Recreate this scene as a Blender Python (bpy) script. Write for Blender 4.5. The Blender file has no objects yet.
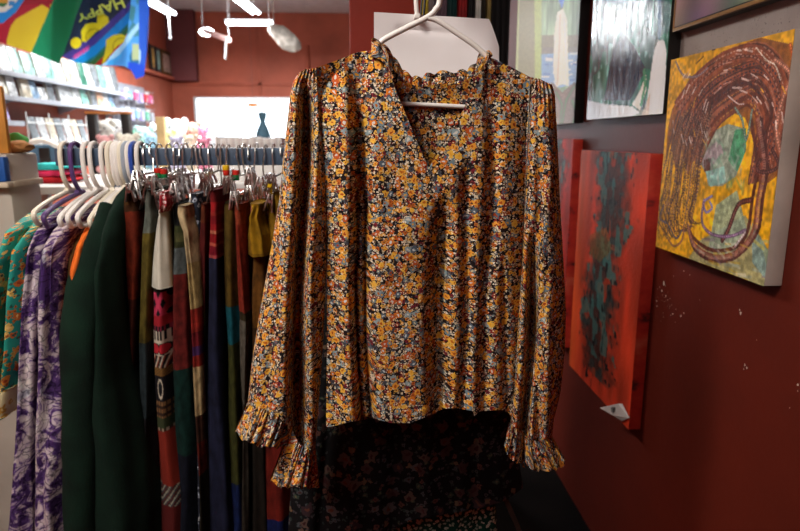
import bpy, bmesh, math, random
import numpy as np
from mathutils import Vector, Matrix, noise
random.seed(7)
S = bpy.context.scene
COL = S.collection
R = math.radians
# ------------------------------------------------------------------ camera
FPX = 620.0
PITCH, YAW = 11.6, 3.415
EYE = Vector((0, 0, 1.5))
ROT = Matrix.Rotation(R(-YAW), 3, 'Z') @ Matrix.Rotation(R(90 - PITCH), 3, 'X')
cd = bpy.data.cameras.new('camera'); cam = bpy.data.objects.new('camera', cd); COL.objects.link(cam)
cam.location = EYE; cam.rotation_euler = (R(90 - PITCH), 0, R(-YAW))
cd.sensor_width = 36; cd.lens = FPX / 800 * 36; cd.clip_start = .02
cd.dof.use_dof = True; cd.dof.focus_distance = 1.12; cd.dof.aperture_fstop = 4.6
S.camera = cam

def ray(px, py):
    return ROT @ Vector(((px - 400) / FPX, -(py - 265.5) / FPX, -1))
def PY(px, py, Y):
    d = ray(px, py); return EYE + d * (Y / d.y)
def PX(px, py, X):
    d = ray(px, py); return EYE + d * (X / d.x)

# ------------------------------------------------------------------ colour and node helpers
def lin(c):
    return tuple(((v / 255) / 12.92 if v / 255 <= .04045 else ((v / 255 + .055) / 1.055) ** 2.4) for v in c[:3])
def L4(c): return lin(c) + (1,)

class NT:
    def __init__(s, name):
        s.m = bpy.data.materials.new(name); s.m.use_nodes = True
        s.t = s.m.node_tree; s.n = s.t.nodes
        s.b = s.n['Principled BSDF']
    def node(s, typ, **kw):
        n = s.n.new(typ)
        for k, v in kw.items(): setattr(n, k, v)
        return n
    def put(s, sock, v):
        if hasattr(v, 'is_linked') or isinstance(v, bpy.types.NodeSocket): s.t.links.new(v, sock)
        else: sock.default_value = v
    def math(s, op, a, b=0.0, c=None, clamp=False):
        n = s.node('ShaderNodeMath', operation=op, use_clamp=clamp)
        s.put(n.inputs[0], a); s.put(n.inputs[1], b)
        if c is not None: s.put(n.inputs[2], c)
        return n.outputs[0]
    def mix(s, f, a, b, mode='MIX'):
        n = s.node('ShaderNodeMix', data_type='RGBA', blend_type=mode)
        s.put(n.inputs[0], f); s.put(n.inputs[6], a); s.put(n.inputs[7], b)
        return n.outputs[2]
    def uv(s):
        return s.node('ShaderNodeUVMap', uv_map='UV').outputs[0]
    def objc(s): return s.node('ShaderNodeTexCoord').outputs['Object']
    def scale(s, v, k):
        n = s.node('ShaderNodeVectorMath', operation='MULTIPLY'); s.put(n.inputs[0], v)
        n.inputs[1].default_value = k if isinstance(k, tuple) else (k, k, k); return n.outputs[0]
    def sep(s, v):
        n = s.node('ShaderNodeSeparateXYZ'); s.put(n.inputs[0], v); return n.outputs
    def noise(s, v, sc, det=3, rough=.5, dist=0.):
        n = s.node('ShaderNodeTexNoise'); s.put(n.inputs['Vector'], v); n.inputs['Scale'].default_value = sc
        n.inputs['Detail'].default_value = det; n.inputs['Roughness'].default_value = rough; n.inputs['Distortion'].default_value = dist
        return n.outputs[0]
    def ramp(s, f, stops, interp='LINEAR'):
        n = s.node('ShaderNodeValToRGB'); r = n.color_ramp; r.interpolation = interp
        s.put(n.inputs[0], f)
        while len(r.elements) > 1: r.elements.remove(r.elements[-1])
        r.elements[0].position = stops[0][0]; r.elements[0].color = L4(stops[0][1])
        for p, c in stops[1:]:
            e = r.elements.new(p); e.color = L4(c)
        return n.outputs[0]
    def bump(s, h, strength=.3, dist=.01):
        n = s.node('ShaderNodeBump'); n.inputs['Strength'].default_value = strength; n.inputs['Distance'].default_value = dist
        s.put(n.inputs['Height'], h); s.put(s.b.inputs['Normal'], n.outputs[0])
    def done(s, col=None, rough=.6, metal=0., spec=.5):
        if col is not None: s.put(s.b.inputs['Base Color'], col if not isinstance(col, tuple) else L4(col))
        s.b.inputs['Roughness'].default_value = rough; s.b.inputs['Metallic'].default_value = metal
        s.b.inputs['Specular IOR Level'].default_value = spec
        return s.m

def plain(name, c, rough=.6, metal=0., var=.12, sc=8, spec=.5, bump=0.):
    k = NT(name); co = k.objc(); nz = k.noise(co, sc, 4)
    d = tuple(max(0, v * (1 - var)) for v in c); e = tuple(min(255, v * (1 + var)) for v in c)
    col = k.ramp(nz, [(.3, d), (.7, e)])
    if bump: k.bump(k.noise(co, sc * 8, 3), bump, .01)
    return k.done(col, rough, metal, spec)
def fabric(name, c, rough=.9, var=.25, sc=14, weave=900, bump=.25):
    k = NT(name); co = k.objc(); nz = k.noise(co, sc, 5)
    d = tuple(max(0, v * (1 - var)) for v in c); e = tuple(min(255, v * (1 + var)) for v in c)
    col = k.ramp(nz, [(.3, d), (.7, e)])
    k.bump(k.noise(co, weave, 2), bump, .002)
    return k.done(col, rough, 0, .2)
def emit(name, c, st):
    k = NT(name); k.b.inputs['Emission Color'].default_value = L4(c); k.b.inputs['Emission Strength'].default_value = st
    return k.done(c, .5)
def attr_paint(name, rough=.45, bump=.4, sc=60, spec=.5, stretch=(1, 1, 1), dist=.004, thin=0):
    k = NT(name); a = k.node('ShaderNodeAttribute', attribute_name='Col').outputs[0]
    co = k.scale(k.objc(), stretch)
    k.bump(k.noise(co, sc, 6, .6, .6), bump, dist)
    k.done(a, rough, 0, spec)
    if thin:
        tr = k.node('ShaderNodeBsdfTranslucent'); k.put(tr.inputs['Color'], a); mx = k.node('ShaderNodeMixShader'); mx.inputs[0].default_value = thin
        out = k.n['Material Output']; k.t.links.new(k.b.outputs[0], mx.inputs[1]); k.t.links.new(tr.outputs[0], mx.inputs[2]); k.t.links.new(mx.outputs[0], out.inputs['Surface'])
    return k.m

# ------------------------------------------------------------------ mesh helpers
WL = {}
def tagp(o, label=None, cat=None, group=None, kind=None):
    if label: o['label'] = label
    if cat: o['category'] = cat
    if group: o['group'] = group
    if kind: o['kind'] = kind
    return o
def thing(name, label, cat, loc, group=None):
    o = bpy.data.objects.new(name, None); COL.objects.link(o); o.location = loc; o.empty_display_size = .05
    WL[o.name] = Vector(loc); return tagp(o, label, cat, group)

class MB:
    def __init__(s): s.v = []; s.f = []; s.mi = []; s.uv = []; s.col = []; s.m = 0
    def add(s, vs, fs, uvs=None, cols=None, mi=None):
        o = len(s.v); s.v += [Vector(v) for v in vs]
        s.uv += list(uvs) if uvs else [(v[0] + v[1], v[2]) for v in vs]
        s.col += list(cols) if cols else [(1, 1, 1)] * len(vs)
        s.f += [tuple(i + o for i in f) for f in fs]; s.mi += [s.m if mi is None else mi] * len(fs) if not isinstance(mi, list) else mi
        return s
    def box(s, x0, x1, y0, y1, z0, z1, bev=.002, mat=None):
        bm = bmesh.new(); bmesh.ops.create_cube(bm, size=1)
        bmesh.ops.scale(bm, vec=(x1 - x0, y1 - y0, z1 - z0), verts=bm.verts)
        if bev: bmesh.ops.bevel(bm, geom=bm.edges[:], offset=min(bev, .45 * min(x1 - x0, y1 - y0, z1 - z0)), segments=2, affect='EDGES', profile=.6)
        bmesh.ops.translate(bm, vec=((x0 + x1) / 2, (y0 + y1) / 2, (z0 + z1) / 2), verts=bm.verts)
        if mat is not None: bmesh.ops.transform(bm, matrix=mat, verts=bm.verts)
        return s.bm(bm)
    def bm(s, bm):
        bm.verts.index_update()
        s.add([v.co.copy() for v in bm.verts], [tuple(v.index for v in f.verts) for f in bm.faces]); bm.free(); return s
    def ball(s, c, r, sub=2, mat=None, wob=0., seed=0):
        bm = bmesh.new(); bmesh.ops.create_icosphere(bm, subdivisions=sub, radius=1)
        r = r if isinstance(r, (tuple, list)) else (r, r, r)
        for v in bm.verts:
            k = 1 + wob * noise.noise(v.co * 2 + Vector((seed, seed * .7, 0)))
            v.co = Vector((v.co.x * r[0] * k, v.co.y * r[1] * k, v.co.z * r[2] * k))
        if mat is not None: bmesh.ops.transform(bm, matrix=mat, verts=bm.verts)
        bmesh.ops.translate(bm, vec=c, verts=bm.verts)
        return s.bm(bm)
    def tube(s, pts, r, n=8, cap=True):
        pts = [Vector(p) for p in pts]; rr = r if isinstance(r, (list, tuple)) else [r] * len(pts)
        T = [(pts[min(i + 1, len(pts) - 1)] - pts[max(i - 1, 0)]).normalized() for i in range(len(pts))]
        a = Vector((0, 0, 1)) if abs(T[0].z) < .9 else Vector((1, 0, 0))
        nrm = T[0].cross(a).normalized(); vs = []; uv = []; L = 0
        for i, p in enumerate(pts):
            if i:
                nrm = (nrm - T[i] * nrm.dot(T[i])).normalized(); L += (p - pts[i - 1]).length
            b = T[i].cross(nrm)
            for k in range(n):
                t = 2 * math.pi * k / n; vs.append(p + (nrm * math.cos(t) + b * math.sin(t)) * rr[i]); uv.append((t * rr[i], L))
        fs = [(i * n + k, i * n + (k + 1) % n, (i + 1) * n + (k + 1) % n, (i + 1) * n + k) for i in range(len(pts) - 1) for k in range(n)]
        if cap: fs += [tuple(range(n - 1, -1, -1)), tuple((len(pts) - 1) * n + k for k in range(n))]
        return s.add(vs, fs, uv)
    def grid(s, fn, nu, nv, closed=False, uvfn=None, cols=None, flip=False):
        vs = [fn(i / nu, j / nv) for j in range(nv + 1) for i in range(nu + (0 if closed else 1))]
        w = nu if closed else nu + 1
        fs = []
        for j in range(nv):
            for i in range(nu):
                q = (j * w + i, j * w + (i + 1) % w, (j + 1) * w + (i + 1) % w, (j + 1) * w + i)
                fs.append(q[::-1] if flip else q)
        uv = uvfn(vs, w, nv + 1) if uvfn else None
        return s.add(vs, fs, uv, cols)
    def lathe(s, prof, c, n=24):
        vs = [(c[0] + r * math.cos(2 * math.pi * k / n), c[1] + r * math.sin(2 * math.pi * k / n), c[2] + z) for r, z in prof for k in range(n)]
        fs = [(i * n + k, i * n + (k + 1) % n, (i + 1) * n + (k + 1) % n, (i + 1) * n + k) for i in range(len(prof) - 1) for k in range(n)]
        fs += [tuple(range(n - 1, -1, -1)), tuple((len(prof) - 1) * n + k for k in range(n))]
        return s.add(vs, fs)
    def extrude_poly(s, pts, d):
        n = len(pts); d = Vector(d); vs = [Vector(p) for p in pts] + [Vector(p) + d for p in pts]
        fs = [tuple(range(n - 1, -1, -1)), tuple(range(n, 2 * n))] + [(i, (i + 1) % n, n + (i + 1) % n, n + i) for i in range(n)]
        return s.add(vs, fs)
    def build(s, name, mats, parent=None, smooth=True, kind=None, angle=40):
        mats = mats if isinstance(mats, (list, tuple)) else [mats]
        if parent is not None: o0 = WL[parent.name]
        else:
            xs = [v.x for v in s.v]; ys = [v.y for v in s.v]; zs = [v.z for v in s.v]
            o0 = Vector(((min(xs) + max(xs)) / 2, (min(ys) + max(ys)) / 2, min(zs)))
        me = bpy.data.meshes.new(name)
        me.from_pydata([v - o0 for v in s.v], [], s.f)
        for m in mats: me.materials.append(m)
        me.polygons.foreach_set('material_index', [min(i, len(mats) - 1) for i in s.mi])
        uvl = me.uv_layers.new(name='UV'); li = np.empty(len(me.loops), np.int32); me.loops.foreach_get('vertex_index', li)
        uvl.data.foreach_set('uv', np.array(s.uv, np.float32)[li].ravel())
        if any(c != (1, 1, 1) for c in s.col):
            ca = me.color_attributes.new('Col', 'FLOAT_COLOR', 'POINT')
            a = np.ones((len(s.v), 4), np.float32); a[:, :3] = np.array(s.col, np.float32); ca.data.foreach_set('color', a.ravel())
        if smooth:
            me.polygons.foreach_set('use_smooth', [True] * len(me.polygons))
            try: me.set_sharp_from_angle(angle=R(angle))
            except Exception: pass
        me.update()
        o = bpy.data.objects.new(name, me); COL.objects.link(o)
        if parent is not None: o.parent = parent
        else: o.location = o0
        WL[o.name] = o0.copy()
        if kind: o['kind'] = kind
        return o

def dup(root, loc, label, group=None):
    r = root.copy(); COL.objects.link(r); r.location = loc; r['label'] = label
    if group: r['group'] = group
    for ch in root.children:
        c = ch.copy(); COL.objects.link(c); c.parent = r
        for g in ch.children:
            d = g.copy(); COL.objects.link(d); d.parent = c
    return r
def spl(pts, n=6):
    pts = [Vector(p) for p in pts]; out = []
    for i in range(len(pts) - 1):
        p0 = pts[max(i - 1, 0)]; p1 = pts[i]; p2 = pts[i + 1]; p3 = pts[min(i + 2, len(pts) - 1)]
        for k in range(n):
            t = k / n
            out.append(.5 * (2 * p1 + (p2 - p0) * t + (2 * p0 - 5 * p1 + 4 * p2 - p3) * t * t + (3 * p1 - p0 - 3 * p2 + p3) * t ** 3))
    return out + [pts[-1]]
def ip(tab, x):
    return float(np.interp(x, [a for a, b in tab], [b for a, b in tab]))
def sm(a, b, x):
    t = max(0., min(1., (x - a) / (b - a))); return t * t * (3 - 2 * t)
def nz(*a): return noise.noise(Vector(a if len(a) == 3 else (a[0], a[1], 0)))
def arc_uv(zmap=None):
    def f(vs, w, h):
        uv = []
        for j in range(h):
            row = vs[j * w:(j + 1) * w]; a = [0]
            for i in range(1, w): a.append(a[-1] + math.hypot(row[i][0] - row[i - 1][0], row[i][1] - row[i - 1][1]))
            c = a[w // 2]
            uv += [(x - c, row[i][2]) for i, x in enumerate(a)]
        return uv
    return f

def flat_uv(vs, w, h):
    return [(v[0], v[2]) for v in vs]

# ------------------------------------------------------------------ a small paint box: pigment laid on a grid of points
class Ras:
    def __init__(s, w, h, tf, bg):
        s.w, s.h, s.tf = w, h, tf; s.a = np.empty((h, w, 3)); s.a[:] = bg
        s.X, s.Y = np.meshgrid(np.arange(w) + .5, np.arange(h) + .5)
    def t(s, pts):
        return [(lambda q: (q[0] * s.w, q[1] * s.h))(s.tf(*p)) for p in pts]
    def mask(s, pts):
        m = np.zeros((s.h, s.w), bool); n = len(pts)
        for i in range(n):
            (x0, y0), (x1, y1) = pts[i], pts[(i + 1) % n]
            if y0 == y1: continue
            c = ((y0 > s.Y) != (y1 > s.Y)) & (s.X < (x1 - x0) * (s.Y - y0) / (y1 - y0) + x0); m ^= c
        return m
    def poly(s, pts, c, al=1., jit=0.):
        m = s.mask(s.t(pts)); cc = np.array(c, float)
        k = (1 + jit * (np.random.rand(s.h, s.w, 1) - .5)) if jit else 1
        s.a[m] = (s.a * (1 - al) + cc * k * al)[m]; return s
    def stroke(s, pts, wd, c, al=1., dash=0):
        q = s.t(pts); cc = np.array(c, float); acc = 0
        for i in range(len(q) - 1):
            (x0, y0), (x1, y1) = q[i], q[i + 1]; dx, dy = x1 - x0, y1 - y0; L2 = dx * dx + dy * dy + 1e-9
            t = np.clip(((s.X - x0) * dx + (s.Y - y0) * dy) / L2, 0, 1)
            d = np.hypot(s.X - x0 - t * dx, s.Y - y0 - t * dy); m = d < wd / 2
            if dash:
                m &= (((acc + t * math.sqrt(L2)) / dash) % 1) < .6
            acc += math.sqrt(L2); s.a[m] = (s.a * (1 - al) + cc * al)[m]
        return s
    def fuzz(s, f):
        s.a = f(s.X / s.w, s.Y / s.h, s.a); return s
    def cols(s):
        v = np.clip(s.a, 0, 255) / 255
        l = np.where(v <= .04045, v / 12.92, ((v + .055) / 1.055) ** 2.4)
        return [tuple(float(q) for q in r) for r in l.reshape(-1, 3)]
def vnoise(X, Y, sc, seed):
    rs = np.random.RandomState(seed); g = rs.rand(64, 64)
    x, y = (X * sc) % 63, (Y * sc) % 63; i, j = x.astype(int), y.astype(int); fx, fy = x - i, y - j
    fx, fy = fx * fx * (3 - 2 * fx), fy * fy * (3 - 2 * fy); i1, j1 = (i + 1) % 64, (j + 1) % 64
    return (g[j, i] * (1 - fx) + g[j, i1] * fx) * (1 - fy) + (g[j1, i] * (1 - fx) + g[j1, i1] * fx) * fy
# ------------------------------------------------------------------ the setting
XL, XR, YF, YB, ZC = -2.8, 0.87, 9.7, -2.4, 3.3
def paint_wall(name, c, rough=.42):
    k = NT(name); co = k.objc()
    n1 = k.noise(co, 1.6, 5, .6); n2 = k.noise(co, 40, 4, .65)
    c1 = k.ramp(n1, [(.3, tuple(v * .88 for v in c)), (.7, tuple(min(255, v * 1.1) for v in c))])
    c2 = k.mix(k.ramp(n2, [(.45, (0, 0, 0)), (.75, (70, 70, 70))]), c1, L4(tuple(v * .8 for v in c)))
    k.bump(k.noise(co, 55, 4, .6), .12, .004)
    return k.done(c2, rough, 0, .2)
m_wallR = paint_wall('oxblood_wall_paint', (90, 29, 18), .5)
m_wallF = paint_wall('brick_red_wall_paint', (174, 92, 70), .6)
m_wallP = paint_wall('deep_red_wall_paint', (160, 56, 40), .6)
m_dark = paint_wall('unlit_wall_maroon', (110, 58, 58), .6)  # shade painted as a darker red, for the unlit corner
m_ceil = plain('ceiling_paint', (226, 226, 222), .9, var=.04)
m_floor = plain('dark_floor_boards', (14, 10, 9), .95, var=.25, spec=.05)
def structure(name, mb, m, parent=None): return mb.build(name, m, parent, kind='structure')
T = .1
b = MB(); b.box(XL - T, XR + T, YB - T, YF + T, -.1, 0, 0); structure('floor', b, m_floor)
b = MB(); b.box(XL - T, XR + T, YB - T, YF + T, ZC, ZC + .1, 0); structure('ceiling', b, m_ceil)
b = MB(); b.box(XL - T, XL, YB - T, YF + T, 0, ZC, 0); structure('wall_left', b, m_wallF)
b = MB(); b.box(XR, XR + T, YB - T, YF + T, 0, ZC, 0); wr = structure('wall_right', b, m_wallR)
b = MB(); b.box(XL, XR, YB - T, YB, 0, ZC, 0); structure('wall_rear', b, m_wallP)
# far wall with the shop window opening
WX0, WX1, WZ0, WZ1 = PY(195, 120, YF).x, 0.1, .75, PY(240, 97, YF).z
b = MB()
b.box(XL, WX0, YF, YF + T, 0, ZC, 0); b.box(WX1, XR, YF, YF + T, 0, ZC, 0)
b.box(WX0, WX1, YF, YF + T, 0, WZ0, 0); b.box(WX0, WX1, YF, YF + T, WZ1, ZC, 0)
structure('wall_far', b, m_wallF)
k = NT('window_glass'); k.b.inputs['Transmission Weight'].default_value = 1; k.b.inputs['IOR'].default_value = 1.02; m_glass = k.done((250, 252, 255), .0)
m_white = plain('white_painted_wood', (225, 225, 222), .5, var=.03)
b = MB(); b.box(WX0, WX1, YF + .04, YF + .046, WZ0, WZ1, 0); w1 = structure('window_1', b, m_glass)
b = MB()
for x in (WX0, WX1 - .02): b.box(x, x + .02, YF - .01, YF + .09, WZ0, WZ1, .004)
for z in (WZ0, WZ1 - .02): b.box(WX0, WX1, YF - .012, YF + .092, z, z + .02, .004)
structure('window_frame', b, m_white, w1)
# partition the garments hang in front of
XP, XP2 = PY(350, 60, 2.44).x, PY(499, 60, 2.44).x
b = MB(); b.box(XP, XP2, 2.44, 2.56, 0, ZC, .004); structure('wall_partition', b, m_wallP)
# picture rail on far and left wall, dark corner panel standing in for an unlit side wall, vertical cover strip
zr = PY(230, 84, YF).z
b = MB(); b.box(XL, XR, YF - .02, YF, zr - .025, zr + .025, .006); structure('trim_1', b, m_wallF)
zr2 = PX(160, 76, XL).z
b = MB(); b.box(XL, XL + .09, 7.1, YF, zr2 - .02, zr2 + .02, .006); structure('trim_2', b, m_wallF)
x0, x1 = PY(171, 50, 9.6).x, PY(196, 50, 9.6).x
b = MB(); b.box(XL, x1, 9.55, YF, zr + .03, ZC, .01); structure('trim_3', b, m_dark)
xs = PY(259, 60, YF).x
b = MB(); b.box(xs - .03, xs + .03, YF - .02, YF, WZ1 + .03, ZC, .006); structure('trim_4', b, m_wallF)
xs = PY(308, 60, YF).x
b = MB(); b.tube([(xs, YF - .03, zr), (xs, YF - .03, zr + .55)], .025, 8); structure('trim_5', b, m_wallF)
# chipped paint on the near wall
m_chip = plain('bare_plaster_chips', (196, 178, 168), .9, var=.1)
b = MB(); rc = random.Random(3)
def chip(px, py, r):
    c = PX(px, py, XR); n = 9; a0 = rc.random() * 6
    vs = [(XR - .0012, c.y, c.z)] + [(XR - .0006, c.y + r * rc.uniform(.5, 1.2) * math.cos(a0 + 6.283 * i / n), c.z + r * rc.uniform(.5, 1.3) * math.sin(a0 + 6.283 * i / n)) for i in range(n)]
    b.add(vs, [(0, 1 + (i + 1) % n, 1 + i) for i in range(n)])
for px, py, r in [(664, 283, .0065), (662, 291, .004), (666, 296, .003), (657, 301, .003), (657, 306, .0025), (673, 314, .003), (681, 316, .0035), (684, 313, .003), (684, 271, .0025), (690, 275, .0018), (741, 313, .0042), (740, 310, .0028), (745, 365, .0034), (747, 368, .003), (744, 369, .002), (798, 385, .003), (790, 408, .0018), (798, 391, .002), (668, 300, .002), (660, 287, .002), (674, 276, .0015), (757, 340, .0012), (700, 300, .001)]:
    chip(px, py, r)
for q in range(26):
    chip(max(658, rc.gauss(666, 8)), max(286, rc.gauss(300, 11)), rc.uniform(.0006, .0016))
structure('paint_chips', b, m_chip, wr)

# ------------------------------------------------------------------ pictures on the near wall
XF = .83
def avgY(a, b): return (PX(*a, XF).y + PX(*b, XF).y) / 2
def rectmap(y0, y1, z0, z1, X=XF):
    # photo pixel -> (0..1 from far edge to near edge, 0..1 from top to bottom) on the picture's face
    def tf(px, py):
        p = PX(px, py, X); return ((y0 - p.y) / (y0 - y1), (z1 - p.z) / (z1 - z0))
    return tf
def canvas_grid(mb, ras, y0, y1, z0, z1, X=XF):
    n, m = ras.w, ras.h
    mb.grid(lambda u, v: (X, y0 + (y1 - y0) * u, z1 + (z0 - z1) * v), n - 1, m - 1, cols=ras.cols())
    return mb
def picture(name, label, cat, y0, y1, z0, z1, ras, mface, medge, X=XF, group=None, edge='canvas_edge'):
    c = Vector((XR, (y0 + y1) / 2, z0)); t = thing(name, label, cat, c, group)
    b = MB(); b.box(X + .0008, XR - .001, y1, y0, z0, z1, .002); b.build(edge, medge, t)
    canvas_grid(MB(), ras, y0, y1, z0, z1, X).build('painted_face', mface, t)
    return t
m_oil = attr_paint('oil_paint', .45, .6, 45, .4)
m_gloss = attr_paint('varnished_paint', .15, .45, 18, .28, (1, 1.5, .55), .006)
m_acr = attr_paint('acrylic_paint', .5, .6, 40, .10)

# yellow canvas: a head in profile under piled brown braids
y0 = avgY((672, 60), (655, 245)); y1 = avgY((797, 28), (762, 287))
z1 = (PX(672, 60, XF).z + PX(797, 28, XF).z) / 2; z0 = (PX(655, 245, XF).z + PX(762, 287, XF).z) / 2
print('YEL', y0, y1, z0, z1, PX(672, 60, XF), PX(797, 28, XF), PX(655, 245, XF), PX(762, 287, XF))
def yel(): 
    r = Ras(270, 310, rectmap(y0, y1, z0, z1), (232, 168, 18)); rr = random.Random(5)
    r.fuzz(lambda X, Y, a: a * (.86 + .28 * vnoise(X, Y, 9, 1))[..., None])
    # shoulders and neck
    r.poly([(686, 262), (700, 240), (722, 228), (745, 215), (760, 240), (775, 300), (690, 300)], (150, 150, 120), .85, .2)
    r.poly([(716, 205), (737, 190), (748, 235), (725, 262), (708, 250)], (150, 165, 140), .9, .3)
    r.poly([(752, 222), (768, 250), (770, 285), (752, 262)], (120, 150, 150), .8, .3)
    r.poly([(700, 262), (740, 276), (768, 290), (720, 282)], (200, 175, 60), .8, .3)
    # mass of hair
    r.poly([(690, 78), (722, 52), (760, 38), (792, 45), (795, 80), (788, 130), (778, 175), (765, 185), (757, 150), (745, 118), (730, 112), (715, 124), (705, 132), (697, 152), (688, 176), (682, 150), (676, 172), (670, 140), (666, 158), (668, 128), (672, 110)], (112, 54, 34), .75, .3)
    # face
    r.poly([(712, 132), (728, 124), (742, 128), (746, 150), (736, 176), (722, 186), (708, 186), (706, 174), (700, 162), (706, 150)], (150, 160, 140), 1, .2)
    r.poly([(735, 130), (746, 128), (746, 150), (737, 172), (728, 160)], (64, 140, 96), .9, .25)
    r.poly([(706, 172), (724, 166), (726, 182), (710, 187)], (150, 200, 190), .85, .2)
    r.poly([(704, 152), (716, 142), (726, 150), (712, 166), (702, 166)], (168, 140, 150), .8, .25)
    r.poly([(704, 160), (711, 158), (710, 170), (704, 172)], (84, 40, 30), .9)
    r.poly([(700, 138), (712, 110), (722, 112), (714, 135), (706, 150)], (196, 130, 40), .8, .2)
    shades = [(104, 46, 28), (128, 62, 40), (84, 36, 26), (146, 74, 44), (92, 50, 44), (160, 92, 64)]
    # braids sweeping over the crown
    for q in range(74):
        f = (q * 29 % 74) / 62; o = rr.uniform(-4, 4)
        a = [(676 + 20 * f + o, 100 + 56 * f), (700 + 14 * f, 70 + 50 * f + o), (730 + 6 * f, 50 + 52 * f + o), (764 - 12 * f + o, 46 + 50 * f), (786 - 22 * f + o, 76 + 40 * f), (784 - 24 * f, 120 + 20 * f + o), (776 - 22 * f + o, 165 + 15 * f)]
        pts = [tuple(v[:2]) for v in spl([(x, y, 0) for x, y in a], 4)]
        r.stroke(pts, rr.uniform(3, 7), rr.choice(shades), .9)
        if q % 2 == 0: r.stroke(pts, rr.uniform(1.5, 2.6), rr.choice([(196, 160, 140), (46, 22, 24), (180, 126, 106), (50, 36, 54), (206, 150, 60)]), .8, dash=rr.uniform(4, 11))
    # braids falling down the far side
    for q in range(54):
        f = rr.random(); x = 664 + 40 * f
        a = [(x + 12, 118 - 10 * f + rr.uniform(-6, 6)), (x + 2, 150), (x - 4 + rr.uniform(-4, 4), 190), (x - 8 + rr.uniform(-3, 3), 222 + rr.uniform(-20, 10)), (x - 3 + rr.uniform(-8, 8), 240 - 20 * f)]
        pts = [tuple(v[:2]) for v in spl([(x, y, 0) for x, y in a], 4)]
        r.stroke(pts, rr.uniform(1.5, 3.2), rr.choice([(90, 52, 34), (120, 66, 40), (80, 56, 58), (60, 36, 30)]), .85, dash=rr.choice([0, 4, 6]))
        if q % 3 == 0: r.stroke(pts, 1.3, (200, 150, 120), .7, dash=4)
    # thick braid down the neck and its curl round the shoulder
    for o, c in [(-5, (92, 40, 28)), (0, (130, 64, 46)), (5, (84, 38, 36)), (2, (164, 110, 96))]:
        a = [(756 + o, 120), (762 + o, 165), (757 + o, 200), (752 + o, 232), (735, 252 + o), (712, 255 + o), (694, 243 + o), (688, 225)]
        pts = [tuple(v[:2]) for v in spl([(x, y, 0) for x, y in a], 5)]
        r.stroke(pts, 6 if o else 5, c, .9, dash=0 if o != 2 else 3)
    for a, c, w in [([(772, 150), (778, 165), (768, 172), (757, 170), (760, 160)], (70, 36, 34), 4), ([(775, 60), (790, 75), (782, 100), (776, 130), (781, 155)], (150, 96, 76), 5), ([(790, 45), (796, 80), (788, 110), (790, 130)], (170, 80, 30), 4), ([(750, 200), (738, 205), (728, 230), (722, 240)], (80, 36, 30), 6), ([(676, 62), (684, 76), (698, 76), (708, 68)], (110, 90, 96), 3), ([(712, 196), (704, 202), (706, 212), (712, 208), (710, 202)], (100, 96, 150), 3), ([(704, 200), (702, 222), (712, 234), (730, 236), (745, 230)], (110, 80, 110), 4), ([(664, 205), (660, 218), (668, 224), (676, 238), (682, 230)], (70, 60, 80), 3), ([(668, 238), (674, 246), (682, 240), (684, 225)], (120, 70, 60), 3), ([(745, 232), (735, 246)], (180, 150, 150), 3), ([(756, 48), (766, 60), (775, 66), (780, 80)], (196, 170, 150), 1.6), ([(735, 108), (742, 120), (746, 140), (752, 110)], (90, 110, 100), 3), ([(728, 96), (738, 104), (744, 104)], (210, 170, 160), 1.6)]:
        pts = [tuple(v[:2]) for v in spl([(x, y, 0) for x, y in a], 5)]
        r.stroke(pts, w * 1.3, c, .9); r.stroke(pts, w * .5, tuple(min(255, v * 1.5 + 20) for v in c), .8, dash=4)
    for q in range(70):
        f = rr.random(); th = rr.uniform(2.6, 6.4); ra = 26 + 34 * f
        cx, cy = 732 + ra * 1.0 * math.cos(th), 124 + ra * 1.35 * math.sin(th)
        if not (672 < cx < 790): continue
        tx, ty = -math.sin(th), math.cos(th); ln = rr.uniform(3, 9)
        r.stroke([(cx, cy), (cx + tx * ln, cy + ty * ln * 1.2)], rr.uniform(1.2, 2.6), rr.choice([(226, 200, 190), (206, 160, 146), (40, 20, 24), (236, 216, 206), (190, 96, 50), (220, 160, 40)]), .85)
    for q in range(60):
        x, y = rr.uniform(704, 746), rr.uniform(128, 186)
        r.stroke([(x, y), (x + rr.uniform(-6, 6), y + rr.uniform(4, 12))], rr.uniform(2, 5), rr.choice([(186, 196, 180), (120, 160, 140), (150, 130, 140), (206, 200, 190), (90, 150, 110)]), .35)
    for q in range(40):
        x, y = rr.uniform(690, 768), rr.uniform(238, 284)
        r.stroke([(x, y), (x + rr.uniform(4, 14), y + rr.uniform(-2, 8))], rr.uniform(2, 5), rr.choice([(206, 180, 60), (150, 160, 150), (130, 110, 130), (214, 206, 190), (190, 150, 30)]), .5)
    r.fuzz(lambda X, Y, a: a * (.78 + .44 * vnoise(X, Y, 55, 3))[..., None])
    return r
m_raw = plain('raw_canvas_edge', (196, 184, 172), .85, var=.08)
picture('canvas_painting', 'yellow canvas painting of a profile face under piled brown braids', 'painting', y0, y1, z0, z1, yel(), m_oil, m_raw)

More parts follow.
